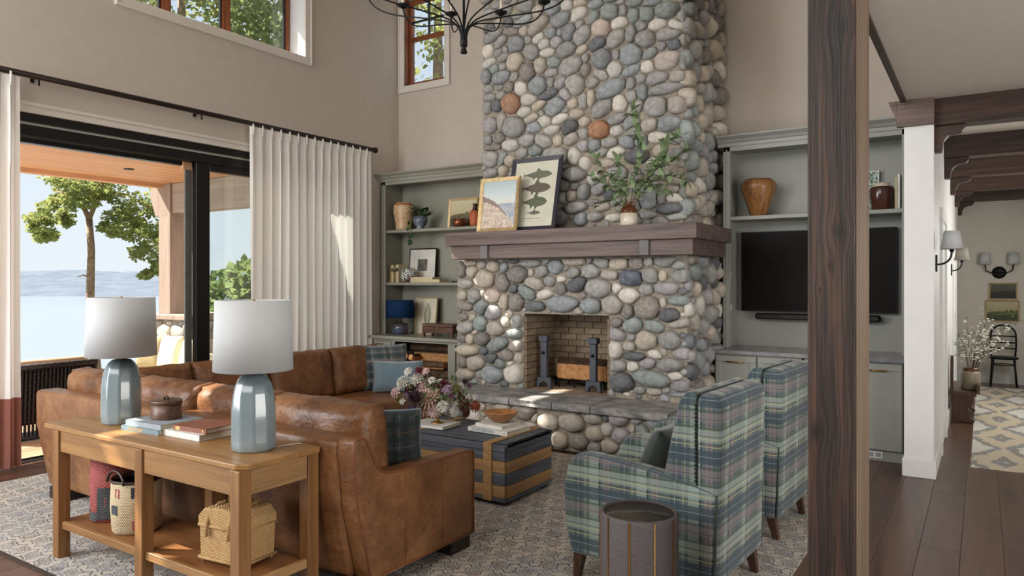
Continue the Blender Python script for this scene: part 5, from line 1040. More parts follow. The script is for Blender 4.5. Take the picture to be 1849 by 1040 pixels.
MB().prism([(-.1, 0), (.1, -.02), (.12, .12), (.06, .2), (-.03, .235), (-.1, .19)], 'x', -.3, .3).build('bark', m_log, t, bevel=.01)
MB().box(-.298, .298, -.106, -.1, .01, .165).build('split_face', m_cut, t)
for s in (-1, 1): MB().prism([(-.095, .005), (.095, -.015), (.112, .118), (.058, .19), (-.03, .22), (-.093, .182)], 'x', s*.3-.003, s*.3+.003).build('cut_end', m_cut, t)
t = T('fire_grate', 'low black iron grate under the split log', 'grate', (-3.53, 6.86, .462))
for y in (-.1, .1): MB().tube([(-.3, y, .07), (.3, y, .07)], .009, 6).build('rail', m_black, t)
for x in (-.27, -.09, .09, .27): MB().tube([(x, -.14, .105), (x, -.12, .075), (x, .12, .075), (x, .12, 0)], .008, 6).tube([(x, -.1, .07), (x, -.1, 0)], .008, 6).build('bar', m_black, t)
FW = ['split log lying lengthwise, bottom row of the niche, middle', 'split log lying lengthwise, bottom row of the niche, right', 'split log end-on, bottom row of the niche, left', 'split log lying lengthwise, second row from the niche floor, middle', 'split log lying lengthwise, second row from the niche floor, right', 'split log end-on, second row from the niche floor, far left', 'split log end-on, second row from the niche floor, second from left', 'split log lying lengthwise, third row of the firewood, middle', 'split log lying lengthwise, third row of the firewood, right', 'split log end-on, third row of the firewood, left', 'long split log at the back of the fourth firewood row', 'split log end-on, fourth row of the firewood, far left', 'split log end-on, fourth row of the firewood, second from left', 'short split log at the front of the fourth firewood row', 'split log end-on, fifth row of the firewood, far left', 'split log end-on, fifth row of the firewood, second from left', 'long split log lying lengthwise in the fifth firewood row', 'longest split log, topmost of the firewood stack']
k = 0; rg = random.Random(21)
for (x, y, z, L, r, rz) in [(-6.1, 7.4, .17, .6, .06, .05), (-5.8, 7.36, .175, .42, .06, -.1), (-6.3, 7.3, .165, .3, .06, 1.4), (-6.1, 7.35, .29, .66, .06, -.05), (-5.82, 7.32, .285, .44, .055, .12), (-6.34, 7.32, .28, .34, .055, 1.5), (-6.2, 7.32, .29, .34, .05, 1.65), (-6.02, 7.38, .4, .7, .055, .02), (-5.8, 7.34, .395, .4, .055, -.08), (-6.33, 7.33, .395, .36, .055, 1.55), (-6.02, 7.42, .505, .74, .055, -.04), (-6.36, 7.34, .505, .36, .05, 1.45), (-6.24, 7.34, .5, .36, .05, 1.7), (-6.0, 7.26, .515, .46, .05, .1), (-6.36, 7.36, .61, .34, .048, 1.6), (-6.25, 7.36, .6, .34, .048, 1.5), (-5.98, 7.4, .615, .7, .055, .03), (-6.05, 7.4, .715, .75, .045, .0)]:
    log(FW[k], (x, y, z), L, r, rz, 'firewood in the niche', 100+k); k += 1
# ------------------------------------------------------------------ left bookcase ornaments
def floral():
    g = G('floral_majolica'); v = g.co('Object'); vo = g.n('ShaderNodeTexVoronoi'); g.l(v, vo.inputs['Vector']); vo.inputs['Scale'].default_value = 26
    c = g.ramp(g.noise(v, 22, 3), [(.35, RGB(132, 84, 66)), (.5, RGB(206, 176, 138)), (.62, RGB(110, 106, 84))]); k = g.ramp(vo.outputs['Distance'], [(.25, (1, 1, 1, 1)), (.5, (0, 0, 0, 1))])
    z = g.n('ShaderNodeSeparateXYZ'); g.l(v, z.inputs[0]); m = g.math('GREATER_THAN', z.outputs[2], .1)
    g.bsdf(g.mix(g.math('MULTIPLY', k, m), RGB(204, 170, 130), c), .35); return g.m
t = T('floral_vase', 'cream vase with painted red flowers at the left of the top shelf', 'vase', (-6.66, 7.5, 2.291))
MB().lathe([(.1, 0), (.11, .01), (.105, .05), (.115, .12), (.135, .22), (.14, .3), (.135, .34), (.115, .355), (.105, .375), (.1, .375), (.1, .34), (.001, .3)], n=32).build('body', floral(), t); MB().lathe([(.136, .335), (.138, .345), (.115, .357), (.11, .35)], n=32).build('rim', m_terra, t)
def potted():
    rg = random.Random(4); t = T('potted_plant', 'trailing green plant in a grey-blue pot on the top bookcase shelf', 'plant', (-6.31, 7.44, 2.291))
    MB().lathe([(.06, 0), (.065, .008), (.045, .03), (.085, .06), (.098, .11), (.096, .165), (.09, .165), (.088, .12), (.001, .1)], n=30).build('pot', pm('grey_blue_pot', RGB(118, 124, 138), .25, c2=RGB(60, 66, 84), var=4), t)
    vs = []
    for i in range(6): u = i/5; w = .42*math.sin(math.pi*u**.75); vs += [(u, -w, .1*u), (u, 0, 0.06*u-.1*u*u), (u, w, .1*u)]
    pr = MB().add(vs, [(3*i+j, 3*i+3+j, 3*i+4+j, 3*i+1+j) for i in range(5) for j in (0, 1)], True).build('leaf', m_leafd, t, uv=False); first = True
    for i in range(46):
        a = rg.uniform(0, 6.28); e = rg.uniform(-.2, 1.2); r = rg.uniform(.05, .12); p = Vector((math.cos(a)*r, math.sin(a)*r*.8, .17+math.sin(e)*.09)); d = Vector((math.cos(a), math.sin(a)-.2, rg.uniform(-.5, .9)))
        o = pr if first else inst(pr); first = False; o.location = p; s = rg.uniform(.045, .075); o.scale = (s, s, s); o.rotation_euler = d.to_track_quat('X', 'Z').to_euler()
    vine = [(-.05, -.06, .15), (-.08, -.11, .08), (-.09, -.12, -.02), (-.08, -.115, -.1), (-.06, -.115, -.17)]; MB().tube(vine, .003, 5).build('vine', m_leaf, t)
    for p, s in (((-.1, -.12, .02), .06), ((-.09, -.12, -.07), .09), ((-.03, -.12, -.06), .08), ((-.05, -.12, -.15), .09), ((-.09, -.115, .1), .06)):
        o = inst(pr, t, p); o.scale = (s, s, s); o.rotation_euler = Vector((rg.uniform(-.6, .6), -.5, -1)).to_track_quat('X', 'Y').to_euler()
potted()
framed('framed_painting', 'small gold framed landscape on the top bookcase shelf', .48, .4, m_gold, art('meadow_painting', art_land(RGB(206, 198, 164), RGB(190, 178, 138), RGB(112, 104, 74), RGB(72, 66, 48))), (-5.74, 7.6, 2.292), 0, 6, .03, .025)
t = T('copper_pot', 'little round copper pot before the small landscape', 'pot', (-5.68, 7.47, 2.291)); MB().lathe([(.05, 0), (.075, .02), (.09, .06), (.085, .085), (.07, .1), (.075, .11), (.065, .11), (.001, .09)], n=26).build('bowl', m_copper, t); MB().tube([(.08, 0, .07), (.12, 0, .075), (.13, 0, .05)], .008, 6).build('handle', m_copper, t)
t = T('terracotta_jug', 'orange terracotta jug with dark neck on the top bookcase shelf', 'jug', (-5.43, 7.47, 2.291)); MB().lathe([(.045, 0), (.065, .03), (.075, .12), (.07, .18), (.05, .2)], n=26).build('body', m_terra, t); MB().lathe([(.05, .2), (.03, .22), (.026, .27), (.034, .29), (.028, .29)], n=20).build('neck', m_dbrown, t); MB().tube([(.03, 0, .27), (.085, 0, .26), (.08, 0, .17)], .01, 7).build('handle', m_dbrown, t)
def upright(name, label, x, y, z, w, d, h, mat, grp, lab=True, tilt=0):
    t = T(name, label, 'book', (x, y, z), 0, grp); t.rotation_euler = (0, tilt, 0)
    MB().box(-w/2, -w/2+.003, 0, d, 0, h).box(w/2-.003, w/2, 0, d, 0, h).box(-w/2, w/2, -.002, .004, 0, h).build('cover', mat, t); MB().box(-w/2+.003, w/2-.003, .004, d-.004, .004, h-.006).build('pages', m_page, t)
    if lab: MB().box(-w/2+.004, w/2-.004, -.004, -.002, h*.62, h*.8).build('spine_label', m_bblack, t)
for x, w, h, mt, lb in ((-6.855, .028, .235, m_btan, 'thin tan book, leftmost on the middle shelf'), (-6.82, .036, .24, m_bcream, 'cream book with a dark label, second on the middle shelf'), (-6.778, .042, .225, m_btan, 'tan book with a dark label, third on the middle shelf'), (-6.728, .05, .245, m_bcream, 'thick cream book, nearest the round floral vase')):
    upright('book', lb, x, 7.45, 1.577, w, .19, h, mt, 'books on the middle shelf', w > .03)
def blackfloral():
    g = G('black_floral_glaze'); v = g.co('Object'); f = g.math('GREATER_THAN', g.noise(v, 26, 3, .6, 2), .52); f2 = g.math('GREATER_THAN', g.noise(v, 9, 2), .6)
    g.bsdf(g.mix(g.math('MULTIPLY', f2, .7), g.mix(f, RGB(206, 206, 198), RGB(44, 44, 42)), RGB(120, 60, 54)), .2); return g.m
tag(MB().lathe([(.05, 0), (.09, .025), (.115, .09), (.105, .15), (.07, .19), (.05, .198), (.045, .19), (.001, .18)], n=30).build('round_vase', blackfloral(), loc=(-6.53, 7.46, 1.577)), 'round white vase with black painted flowers on the middle shelf', 'vase')
framed('framed_photo', 'black framed small photograph in a wide white mount on the middle shelf', .48, .47, m_black, pm('grey_photo', RGB(120, 116, 110), .6, c2=RGB(62, 60, 58), var=12), (-6.46, 7.63, 1.577), 0, 5, .015, .02, pm('white_mount', RGB(224, 220, 210), .8), (.17, .16, .16))
book('book', 'cream book at the bottom of the pair before the framed photograph', (-6.2, 7.5, 1.577), 0, .5, .2, .04, m_bcream); book('book', 'smaller cream book lying on top before the framed photograph', (-6.27, 7.5, 1.617), math.radians(3), .36, .18, .032, m_bcream)
tag(MB().box(-.05, .05, -.03, .03, 0, .018).build('small_dish', m_black, loc=(-5.72, 7.45, 1.577), bevel=.006, seg=2), 'small flat black dish at the right end of the middle shelf', 'dish')
t = T('navy_lamp', 'small lamp with navy drum shade on the sage counter', 'lamp', (-6.6, 7.36, .876))
MB().lathe([(.09, 0), (.11, .03), (.125, .08), (.12, .12), (.09, .15), (.03, .16)], n=30).build('base', pm('blue_brown_glaze', RGB(70, 84, 104), .15, c2=RGB(78, 54, 44), var=5), t); MB().tube([(0, 0, .16), (0, 0, .24)], .01, 8).build('stem', m_brass, t); MB().lathe([(.19, .225), (.185, .46), (.18, .46), (.185, .225), (.19, .225)], n=36).build('shade', m_navy, t)
def art_fern():
    return pm('fern_paper', RGB(214, 204, 180), .8)
fr = framed('framed_print', 'pale framed fern print on the sage counter beside the navy lamp', .37, .5, pm('pale_wood_frame', RGB(190, 170, 132), .5), art_fern(), (-6.36, 7.58, .876), 0, 6, .018, .03)
fe = MB()
for i in range(13):
    z = .1+i*.025; L = .075*math.sin(math.pi*(i+2)/15.5)
    for s in (-1, 1): fe.add([(.02, 0, z), (.02+s*L*.5, 0, z+.018), (.02+s*L, 0, z+.028), (.02+s*L*.5, 0, z-.002)], [(0, 1, 2, 3)])
fe.box(.018, .022, -.0005, .0005, .07, .42); fe.build('printed_fern', pm('fern_ink', RGB(84, 92, 66), .8), fr, loc=(0, .016, 0))
t = T('wooden_box', 'flat brown wooden chest on feet on the sage counter', 'box', (-5.83, 7.3, .876)); MB().box(-.25, .25, -.1, .12, .05, .13).build('body', m_walnut, t, bevel=.003, seg=1); MB().box(-.25, .25, -.1, .12, .133, .17).build('lid', m_walnut, t, bevel=.004, seg=1); MB().box(-.012, .012, -.104, -.1, .1, .13).build('keyhole_plate', m_brass, t)
for x in (-.23, .23):
    for y in (-.085, .1): MB().box(x-.015, x+.015, y-.015, y+.015, 0, .05).build('foot', m_walnut, t)
# ------------------------------------------------------------------ right built-in ornaments
t = T('carved_vase', 'wide ribbed wooden vase on the shelf above the television', 'vase', (-1.91, 7.52, 2.246))
MB().lathe([(.075, 0), (.08, .01), (.12, .14), (.165, .27), (.17, .31), (.155, .35), (.125, .375), (.115, .37), (.12, .33), (.001, .2)], n=72, fold=lambda a, z: 1+.035*abs(math.sin(4.5*a))).build('body', wood('ribbed_wood', RGB(96, 62, 34), RGB(164, 116, 66), 'z', 14, .15, .35, .1), t)
t = T('glazed_jar', 'shiny brown jar with white rim on the shelf beside the books', 'jar', (-.79, 7.5, 2.246)); MB().lathe([(.07, 0), (.08, .015), (.1, .12), (.104, .19), (.095, .215)], n=32).build('body', pm('brown_jar_glaze', RGB(88, 54, 42), .15, c2=RGB(66, 40, 34), var=3), t); MB().lathe([(.095, .213), (.075, .225), (.073, .25), (.066, .252), (.066, .22)], n=32).build('rim', m_cerwhite, t)
tag(MB().lathe([(.035, 0), (.045, .03), (.04, .08), (.025, .1), (.03, .115), (.001, .115)], n=20).build('small_pot', m_dbrown, loc=(-.98, 7.47, 2.246)), 'small dark pot left of the shiny brown jar', 'pot')
framed('framed_print', 'green leafy print standing behind the shiny brown jar', .3, .4, m_white, art('leafy_print', lambda g, x, z, v: g.mix(g.math('GREATER_THAN', g.noise(v, 9, 4, .6, 1.5), .5), RGB(196, 204, 196), RGB(66, 104, 84))), (-.98, 7.66, 2.246), 0, 4, .012, .02)
for x, w, h, m_, lb in ((-.668, .018, .29, m_bcream, 'slim cream book between the brown jar and the white book'), (-.646, .02, .325, m_bwhite, 'tall white book, rightmost on the shelf above the television')): upright('book', lb, x, 7.47, 2.246, w, .18, h, m_, 'books above the television', False)
# ------------------------------------------------------------------ chandelier
def chandelier():
    t = T('chandelier', 'black iron chandelier with slender curved arms hanging from above', 'chandelier', (-3.13, 4.17, 3.22))
    MB().lathe([(.012, 0), (.024, .004), (.024, .02), (.018, .025), (.018, .05), (.026, .055), (.026, .1), (.022, .15)], n=16).build('hub', m_black, t); MB().tube([(0, 0, .14), (0, 0, HZ-3.22)], .009, 8).build('stem', m_black, t); MB().lathe([(.06, HZ-3.22-.03), (.07, HZ-3.22)], n=24).build('ceiling_canopy', m_black, t)
    for i in range(12):
        a = 2*math.pi*i/12+.25; pr = [(.018, .06), (.022, .14), (.05, .2), (.12, .245), (.3, .29), (.55, .345), (.7, .41), (.78, .5), (.8, .56)]
        ar = MB().tube(smooth_path([(r*math.cos(a), r*math.sin(a), z) for r, z in pr], 4), .0058, 6).build('arm', m_black, t); c = (.8*math.cos(a), .8*math.sin(a), 0)
        MB().lathe([(.006, .55), (.05, .575), (.052, .583), (.012, .58)], c, 18).build('drip_cup', m_black, ar); MB().lathe([(.012, .58), (.012, .68), (.004, .685)], c, 10).build('candle_sleeve', m_cerwhite, ar)
chandelier()
# ------------------------------------------------------------------ hall
def sconce(label, x, y, z, shade_m, grp=None):
    t = T('wall_sconce', label, 'sconce', (x, y, z), 0, grp)
    MB().box(0, .014, -.032, .032, -.07, .07).build('backplate', m_black, t, bevel=.004); MB().tube(smooth_path([(.01, 0, -.01), (.05, 0, -.005), (.085, 0, .015), (.108, 0, .05), (.115, 0, .1)]), .008, 8).build('arm', m_black, t); MB().lathe([(.012, .09), (.02, .1), (.012, .115)], (.115, 0, 0), 14).build('socket', m_black, t)
    MB().lathe([(.083, .115), (.058, .265), (.055, .265), (.08, .115), (.083, .115)], (.115, 0, 0), 30).build('shade', shade_m, t)
sconce('wall sconce with white shade nearest the white wall end', -.33, 6.95, 1.735, m_shade); sconce('wall sconce with grey shade farther along the hall', -.33, 10.35, 1.73, cloth('grey_shade', RGB(150, 146, 136), RGB(136, 132, 122), .1))
t = T('double_sconce', 'two-armed wall sconce with white shades on the hall end wall', 'sconce', (.21, 13.6, 1.73)); MB().lathe([(.095, 0), (.095, .012), (.06, .03), (.001, .035)], n=30).xf(Matrix.Rotation(math.pi/2, 4, 'X')).build('backplate', m_black, t)
for s in (-1, 1):
    MB().tube([(0, -.03, 0), (s*.1, -.05, -.005), (s*.17, -.06, .03), (s*.185, -.06, .12)], .01, 8).build('arm', m_black, t); MB().lathe([(.085, .13), (.068, .3), (.065, .3), (.082, .13), (.085, .13)], (s*.185, -.06, 0), 26).build('shade', m_shade, t)
framed('framed_painting', 'small dark painting under the hall sconce, the upper of two', .37, .26, m_gold, art('dusk_painting', art_land(RGB(96, 92, 78), RGB(84, 78, 64), RGB(58, 52, 42), RGB(40, 36, 30))), (.26, 13.575, 1.31), 0, 0, .02, .024); framed('framed_painting', 'small green landscape with a tree above the black hall chair', .44, .33, m_gold, art('green_painting', art_land(RGB(186, 178, 148), RGB(168, 160, 120), RGB(100, 112, 62), RGB(64, 74, 44))), (.25, 13.575, .965), 0, 0, .018, .024)
t = T('light_switch', 'white light switch plate beside the lower hall painting', 'switch', (-.02, 13.6, 1.12)); MB().box(-.038, .038, -.008, 0, -.06, .06).build('plate', m_white, t, bevel=.003, seg=1); MB().box(-.015, .015, -.013, -.008, -.03, .03).build('rocker', m_cerwhite, t)
def hall_chair():
    t = T('bentwood_chair', 'black bentwood chair with slatted arched back at the hall end', 'chair', (.26, 13.22, .01))
    arch = [(-.15, .2, .42), (-.165, .24, .62), (-.16, .26, .76)]+[(-.16*math.cos(k*math.pi/8), .265, .76+.15*math.sin(k*math.pi/8)) for k in range(1, 8)]+[(.16, .26, .76), (.165, .24, .62), (.15, .2, .42)]
    MB().tube(arch, .014, 8).build('back_frame', m_black, t)
    for z in (.55, .64, .74): MB().tube([(-.155, .25, z), (0, .262, z), (.155, .25, z)], .011, 6).build('slat', m_black, t)
    MB().lathe([(.18, .41), (.19, .42), (.19, .438), (.17, .445), (.001, .44)], n=32).build('seat', m_black, t)
    for x, y, x2, y2 in ((-.13, -.11, -.165, -.17), (.13, -.11, .165, -.17), (-.14, .16, -.165, .27), (.14, .16, .165, .27)): MB().tube([(x, y, .42), ((x+x2)/2, (y+y2)/2, .2), (x2, y2, 0)], [.016, .014, .012], 8).build('leg', m_black, t)
    MB().tube([(.14*math.cos(k*math.pi/10), .02+.14*math.sin(k*math.pi/10), .32) for k in range(21)], .008, 6).build('stretcher', m_black, t)
hall_chair()
t = T('hall_bench', 'dark carved wooden bench against the hall side wall', 'bench', (-.2, 10.0, .01)); MB().box(-.11, .14, -.5, .5, .3, .35).build('seat', m_chwood, t, bevel=.006)
for y in (-.42, .42): MB().prism([(-.1, 0), (.12, 0), (.12, .03), (.08, .05), (.1, .12), (.06, .16), (.11, .22), (.11, .3), (-.1, .3)], 'y', y-.03, y+.03).build('end_panel', m_chwood, t, bevel=.004, seg=1)
MB().box(.04, .06, -.39, .39, .18, .27).build('rail', m_chwood, t); MB().box(.14, .17, -.5, -.3, .33, .43).build('arm_block', m_chwood, t); MB().prism([(-.5, .35), (-.38, .35), (-.36, .66), (-.42, .74), (-.5, .6)], 'x', -.11, -.08).build('back_panel', m_chwood, t)
t = T('flower_crock', 'grey stoneware crock on the hall bench', 'crock', (-.12, 9.75, .361)); MB().lathe([(.082, 0), (.095, .01), (.098, .18), (.085, .21), (.075, .22), (.082, .245), (.074, .245), (.07, .2), (.001, .1)], n=30).build('body', pm('grey_crock', RGB(150, 140, 122), .35, c2=RGB(134, 124, 106)), t); MB().lathe([(.086, .21), (.077, .222), (.084, .25), (.076, .25)], n=30).build('brown_rim', m_cerbrown, t)
def hall_flowers():
    rg = random.Random(31); t = T('white_blossom_branches', 'airy branches of small white blossom standing in the hall crock', 'flowers', (-.12, 9.75, .58)); fl = MB(); lf = MB(); cnt = 0
    for i in range(26):
        a = rg.uniform(0, 6.28); sp = rg.uniform(.1, .5); tip = Vector((math.cos(a)*sp*.62+.12, math.sin(a)*sp, rg.uniform(.15, .58))); tip.x = max(tip.x, -.12); mid = tip*.5+Vector((0, 0, .1)); MB().tube([(0, 0, -.12), tuple(mid), tuple(tip)], .0025, 4).build('stem', m_stem, t, uv=False)
        for k in range(16):
            u = rg.uniform(.35, 1.05); p = mid*(2*u*(1-u))+tip*u*u+Vector((rg.uniform(-.05, .05), rg.uniform(-.05, .05), rg.uniform(-.04, .05))); p.x = max(p.x, -.17)
            if rg.random() < .5:
                s = rg.uniform(.008, .018); fl.ball(p, s, 6, 4, 1, 1, .6)
            else:
                d = Vector((rg.uniform(-1, 1), rg.uniform(-1, 1), rg.uniform(-.6, .8))).normalized(); sd_ = d.orthogonal().normalized(); L_ = rg.uniform(.025, .05); lf.add([p, p+d*L_*.5+sd_*L_*.22, p+d*L_, p+d*L_*.5-sd_*L_*.22], [(0, 1, 2, 3)])
    stuff(fl.build('blossom', pm('white_blossom', RGB(222, 218, 206), .7), t, uv=False)); stuff(lf.build('foliage', pm('dull_leaf', RGB(92, 98, 76), .7, c2=RGB(70, 74, 58), var=30), t, uv=False))
hall_flowers()
# ------------------------------------------------------------------ outside: porch, terrace furniture, trees, water
m_porch = wood('cedar_soffit', RGB(188, 138, 98), RGB(224, 182, 144), 'y', 8, .05, .5, .05, .1); m_deck = wood('deck_boards', RGB(140, 100, 76), RGB(186, 146, 116), 'y', 10, .05, .5, .1, .12)
m_postw = wood('porch_post', RGB(132, 116, 104), RGB(164, 146, 132), 'z', 12, .06, .7, .08, .05); m_beamw = wood('porch_beam', RGB(146, 136, 128), RGB(172, 162, 152), 'x', 12, .06, .7, .08, .05)
d_ = S(MB().box(-10.4, -7.16, -1.0, 12, -.2, -.03).build('floor_porch', m_sub))
x = -10.4
while x < -7.2: MB().box(x+.003, min(x+.135, -7.17), -1.0, 12, -.03, -.008).build('deck_board', m_deck, d_, bevel=.003, seg=1); x += .138
S(MB().box(-9.2, -7.16, -1.0, 5.86, 2.905, 3.0).build('ceiling_porch', m_porch)); cp = bpy.data.objects['ceiling_porch']
bd = MB(); x = -9.2
while x < -7.2: bd.box(x+.003, x+.087, -1.0, 5.86, 2.893, 2.906); x += .09
stuff(bd.build('soffit_boards', m_porch, cp))
for yy in (3.2, 4.6): MB().lathe([(.06, 2.885), (.05, 2.894), (.001, 2.894)], (-8.3, yy, 0), 20).build('recessed_light', m_dark, cp)
S(MB().box(-9.32, -9.2, -1.0, 5.86, 2.84, 3.05).build('trim_2', m_porch, bevel=.004))
S(MB().prism([(-9.4, 3.02), (-7.16, 3.75), (-7.16, 3.62), (-9.4, 2.98)], 'y', -1.0, 5.9).build('roof_porch', m_dark))
S(MB().box(-7.75, -7.16, -3.8, 8.1, 5.45, 5.6).build('roof_eave', m_dark))
b_ = T('porch_post', 'pale timber porch post standing on a stone pier', 'post', (-9.15, 5.68, 1.16)); MB().box(-.13, .13, -.13, .13, 0, 1.3).build('shaft', m_postw, b_, bevel=.006); MB().prism([(-.2, 1.3), (.13, 1.3), (.13, 1.73), (-.32, 1.73), (-.32, 1.55)], 'y', -.13, .13).build('bracket', m_postw, b_)
tag(MB().box(-9.02, -7.16, 5.58, 5.78, 2.5, 2.89).build('porch_beam', m_beamw, bevel=.006), 'pale grey timber beam from the porch post back to the house', 'beam')
b_ = T('porch_post', 'second pale porch post just outside the dark door frame', 'post', (-8.6, 5.68, 1.16)); MB().box(-.1, .1, -.1, .1, 0, 1.34).build('shaft', m_postw, b_, bevel=.006)
pr_ = T('stone_pier', 'low tan stone pier with flat cap carrying the porch posts', 'pier', (-8.95, 5.8, -.008)); MB().box(-.52, .52, -.36, .42, 0, 1.1).build('mortar_core', m_mortar, pr_); MB().box(-.58, .58, -.42, .48, 1.1, 1.168).build('cap', m_postw, pr_, bevel=.01)
rg = random.Random(8); A = fill([], -9.46, -8.44, .05, 1.08, rg, .05, .13, 700, gap=.95); rock_wall(pr_, A, (-9.47, -8.43, .02, 1.09), lambda u, v, n: (u, 5.445-n, v-.008), rng=rg, limit=80, dmax=.05)
A = fill([], 5.46, 6.2, .05, 1.08, rg, .05, .13, 600, gap=.95); rock_wall(pr_, A, (5.45, 6.21, .02, 1.09), lambda u, v, n: (-8.435+n, u, v-.008), rng=rg, limit=60, dmax=.05)
# terrace sofa
m_cream = pm('outdoor_canvas', RGB(222, 206, 180), .85, c2=RGB(212, 196, 170)); m_khaki = pm('khaki_canvas', RGB(150, 138, 104), .85)
t = T('outdoor_sofa', 'cream cushioned outdoor sofa on the sunny porch', 'sofa', (-8.3, 5.0, -.008)); MB().box(-.75, .75, -.42, .4, .08, .36).build('base', pm('shaded_canvas', RGB(196, 172, 150), .85), t, bevel=.03, seg=3); MB().box(-.75, .75, .22, .42, .36, .72).build('back', m_cream, t, bevel=.05, seg=3); MB().box(.58, .75, -.42, .3, .36, .56).build('arm', m_cream, t, bevel=.04, seg=3)  # base canvas tinted brownish to carry the shade on the lower front
for k in (0, 1): MB().box(-.74+k*.66, -.09+k*.66, -.42, .24, .36, .5).build('seat_cushion', m_cream, t, bevel=.05, seg=4)
for xx in (-.6, .6):
    for yy in (-.35, .33): MB().box(xx-.04, xx+.04, yy-.04, yy+.04, 0, .08).build('foot', m_foot, t)
pillow('outdoor_pillow', 'khaki pillow at the left end of the outdoor sofa', (-8.78, 5.12, .49), (math.radians(-12), 0, math.radians(12)), .44, .42, .15, m_khaki, m_cream, 1); pillow('outdoor_pillow', 'cream pillow in the middle of the outdoor sofa', (-8.42, 5.14, .49), (math.radians(-12), 0, math.radians(-4)), .46, .44, .16, m_cream, None, 2); pillow('outdoor_pillow', 'bright cream pillow at the right end of the outdoor sofa', (-7.98, 5.12, .49), (math.radians(-12), 0, math.radians(-10)), .46, .42, .16, m_cream, None, 3)
def wicker_chair():
    t = T('wicker_chair', 'dark woven wicker porch chair outside the open door', 'chair', (-8.35, 3.62, -.008))
    m = MB(); n = 24
    for i in range(n):
        y = -.42+.84*i/(n-1); m.tube([(.36, y, .03), (.37, y, .3), (.4, y, .74)], .013, 5)
    stuff(m.build('back_canes', m_wdark, t)); MB().box(.345, .36, -.43, .43, .16, .74).build('woven_back', m_wdark, t); MB().tube([(.4, -.44, .74), (.4, .44, .74)], .03, 8).build('top_rail', m_wdark, t); MB().tube([(.365, -.43, .03), (.365, .43, .03)], .02, 6).build('bottom_rail', m_wdark, t)
    for s in (-1, 1): MB().prism([(.36, .05), (.4, .74), (.2, .66), (-.35, .6), (-.35, .05)], 'y', s*.43-.02, s*.43+.02).build('side', m_wdark, t, bevel=.01)
    MB().box(-.35, .35, -.41, .41, .25, .32).build('seat', m_wdark, t); MB().box(-.34, .2, -.4, .4, .32, .44).build('seat_cushion', m_khaki, t, bevel=.03, seg=3); MB().box(.2, .34, -.4, .4, .4, .80).build('back_cushion', pm('tan_throw', RGB(190, 158, 132), .9), t, bevel=.04, seg=3)
wicker_chair()
# trees
m_barkt = pm('madrona_bark', RGB(168, 138, 112), .9, c2=RGB(124, 100, 80), var=10, bump=.6, bsc=20)
def leafmat(nm, c, c2):
    g = G(nm); v = g.co('Object'); col = g.ramp(g.noise(v, 2.5, 3), [(.35, c2), (.65, c)]); d = g.n('ShaderNodeBsdfDiffuse'); t = g.n('ShaderNodeBsdfTranslucent'); g.l(col, d.inputs[0]); g.l(col, t.inputs[0])
    m = g.n('ShaderNodeMixShader'); m.inputs[0].default_value = .5; g.l(d.outputs[0], m.inputs[1]); g.l(t.outputs[0], m.inputs[2]); g.l(m.outputs[0], g.out.inputs[0]); return g.m
m_fol = [leafmat('foliage_sunny', RGB(168, 170, 108), RGB(124, 136, 82)), leafmat('foliage_deep', RGB(140, 152, 100), RGB(98, 116, 72))]
def clumps(m, centres, n, rg, ls=.16):
    for c, r in centres:
        for i in range(n):
            while True:
                q = Vector((rg.uniform(-1, 1), rg.uniform(-1, 1), rg.uniform(-1, 1)))
                if .15 < q.length < 1: break
            p = Vector(c)+Vector((q.x*r[0], q.y*r[0], q.z*r[1])); d = (q+Vector((rg.uniform(-1, 1), rg.uniform(-1, 1), rg.uniform(-.6, .6)))).normalized(); s = d.orthogonal().normalized(); L = ls*rg.uniform(.6, 1.4)
            m.add([p, p+d*L*.5+s*L*.3, p+d*L, p+d*L*.5-s*L*.3], [(0, 1, 2, 3)])
def tree(label, loc, trunk_paths, centres, n, seed, mat=0, ls=.16):
    rg = random.Random(seed); t = T('tree', label, 'tree', loc); tr = MB()
    for pts, rr in trunk_paths: MB().tube(pts, rr, 9).build('trunk' if pts is trunk_paths[0][0] else 'branch', m_barkt, t)
    m = MB(); clumps(m, centres, n, rg, ls); stuff(m.build('crown', m_fol[mat], t, uv=False)); return t
F_ = Vector((-.5458, .8379, 0)); R_ = Vector((.8379, .5458, 0))
def at(px, py, w): return Vector((0, 0, 1.576))+w*(F_+(px-924.5)/1305.7*R_+Vector((0, 0, (510-py)/1305.7)))
b0 = at(172, 700, 20); loc = Vector((b0.x, b0.y, -3.2))
def rel(px, py, w=20): return tuple(at(px, py, w)-loc)
cen = []
rg = random.Random(77)
for (px, py, rp, rz) in [(75, 395, 22, 14), (62, 412, 14, 20), (100, 372, 30, 22), (135, 345, 34, 20), (88, 430, 20, 12), (110, 335, 30, 20), (170, 330, 34, 20), (185, 355, 26, 16), (205, 340, 34, 22), (150, 362, 22, 12), (120, 395, 16, 10), (215, 395, 32, 22), (245, 370, 40, 30), (275, 400, 36, 32), (240, 420, 32, 20), (290, 440, 30, 30), (265, 455, 24, 18), (280, 480, 22, 14), (262, 495, 10, 8), (200, 415, 20, 10), (300, 370, 34, 30), (330, 420, 40, 40), (340, 350, 40, 40), (300, 330, 40, 30), (190, 300, 50, 24), (260, 300, 50, 30), (120, 300, 40, 20)]:
    for q in range(6):
        a = rg.uniform(0, 6.28); d = rg.uniform(.2, .95); cen.append((rel(px+rp*d*math.cos(a), py+rz*d*math.sin(a), 20+rg.uniform(-.8, .8)), (rp/65*rg.uniform(.3, .6), rz/65*rg.uniform(.25, .5))))
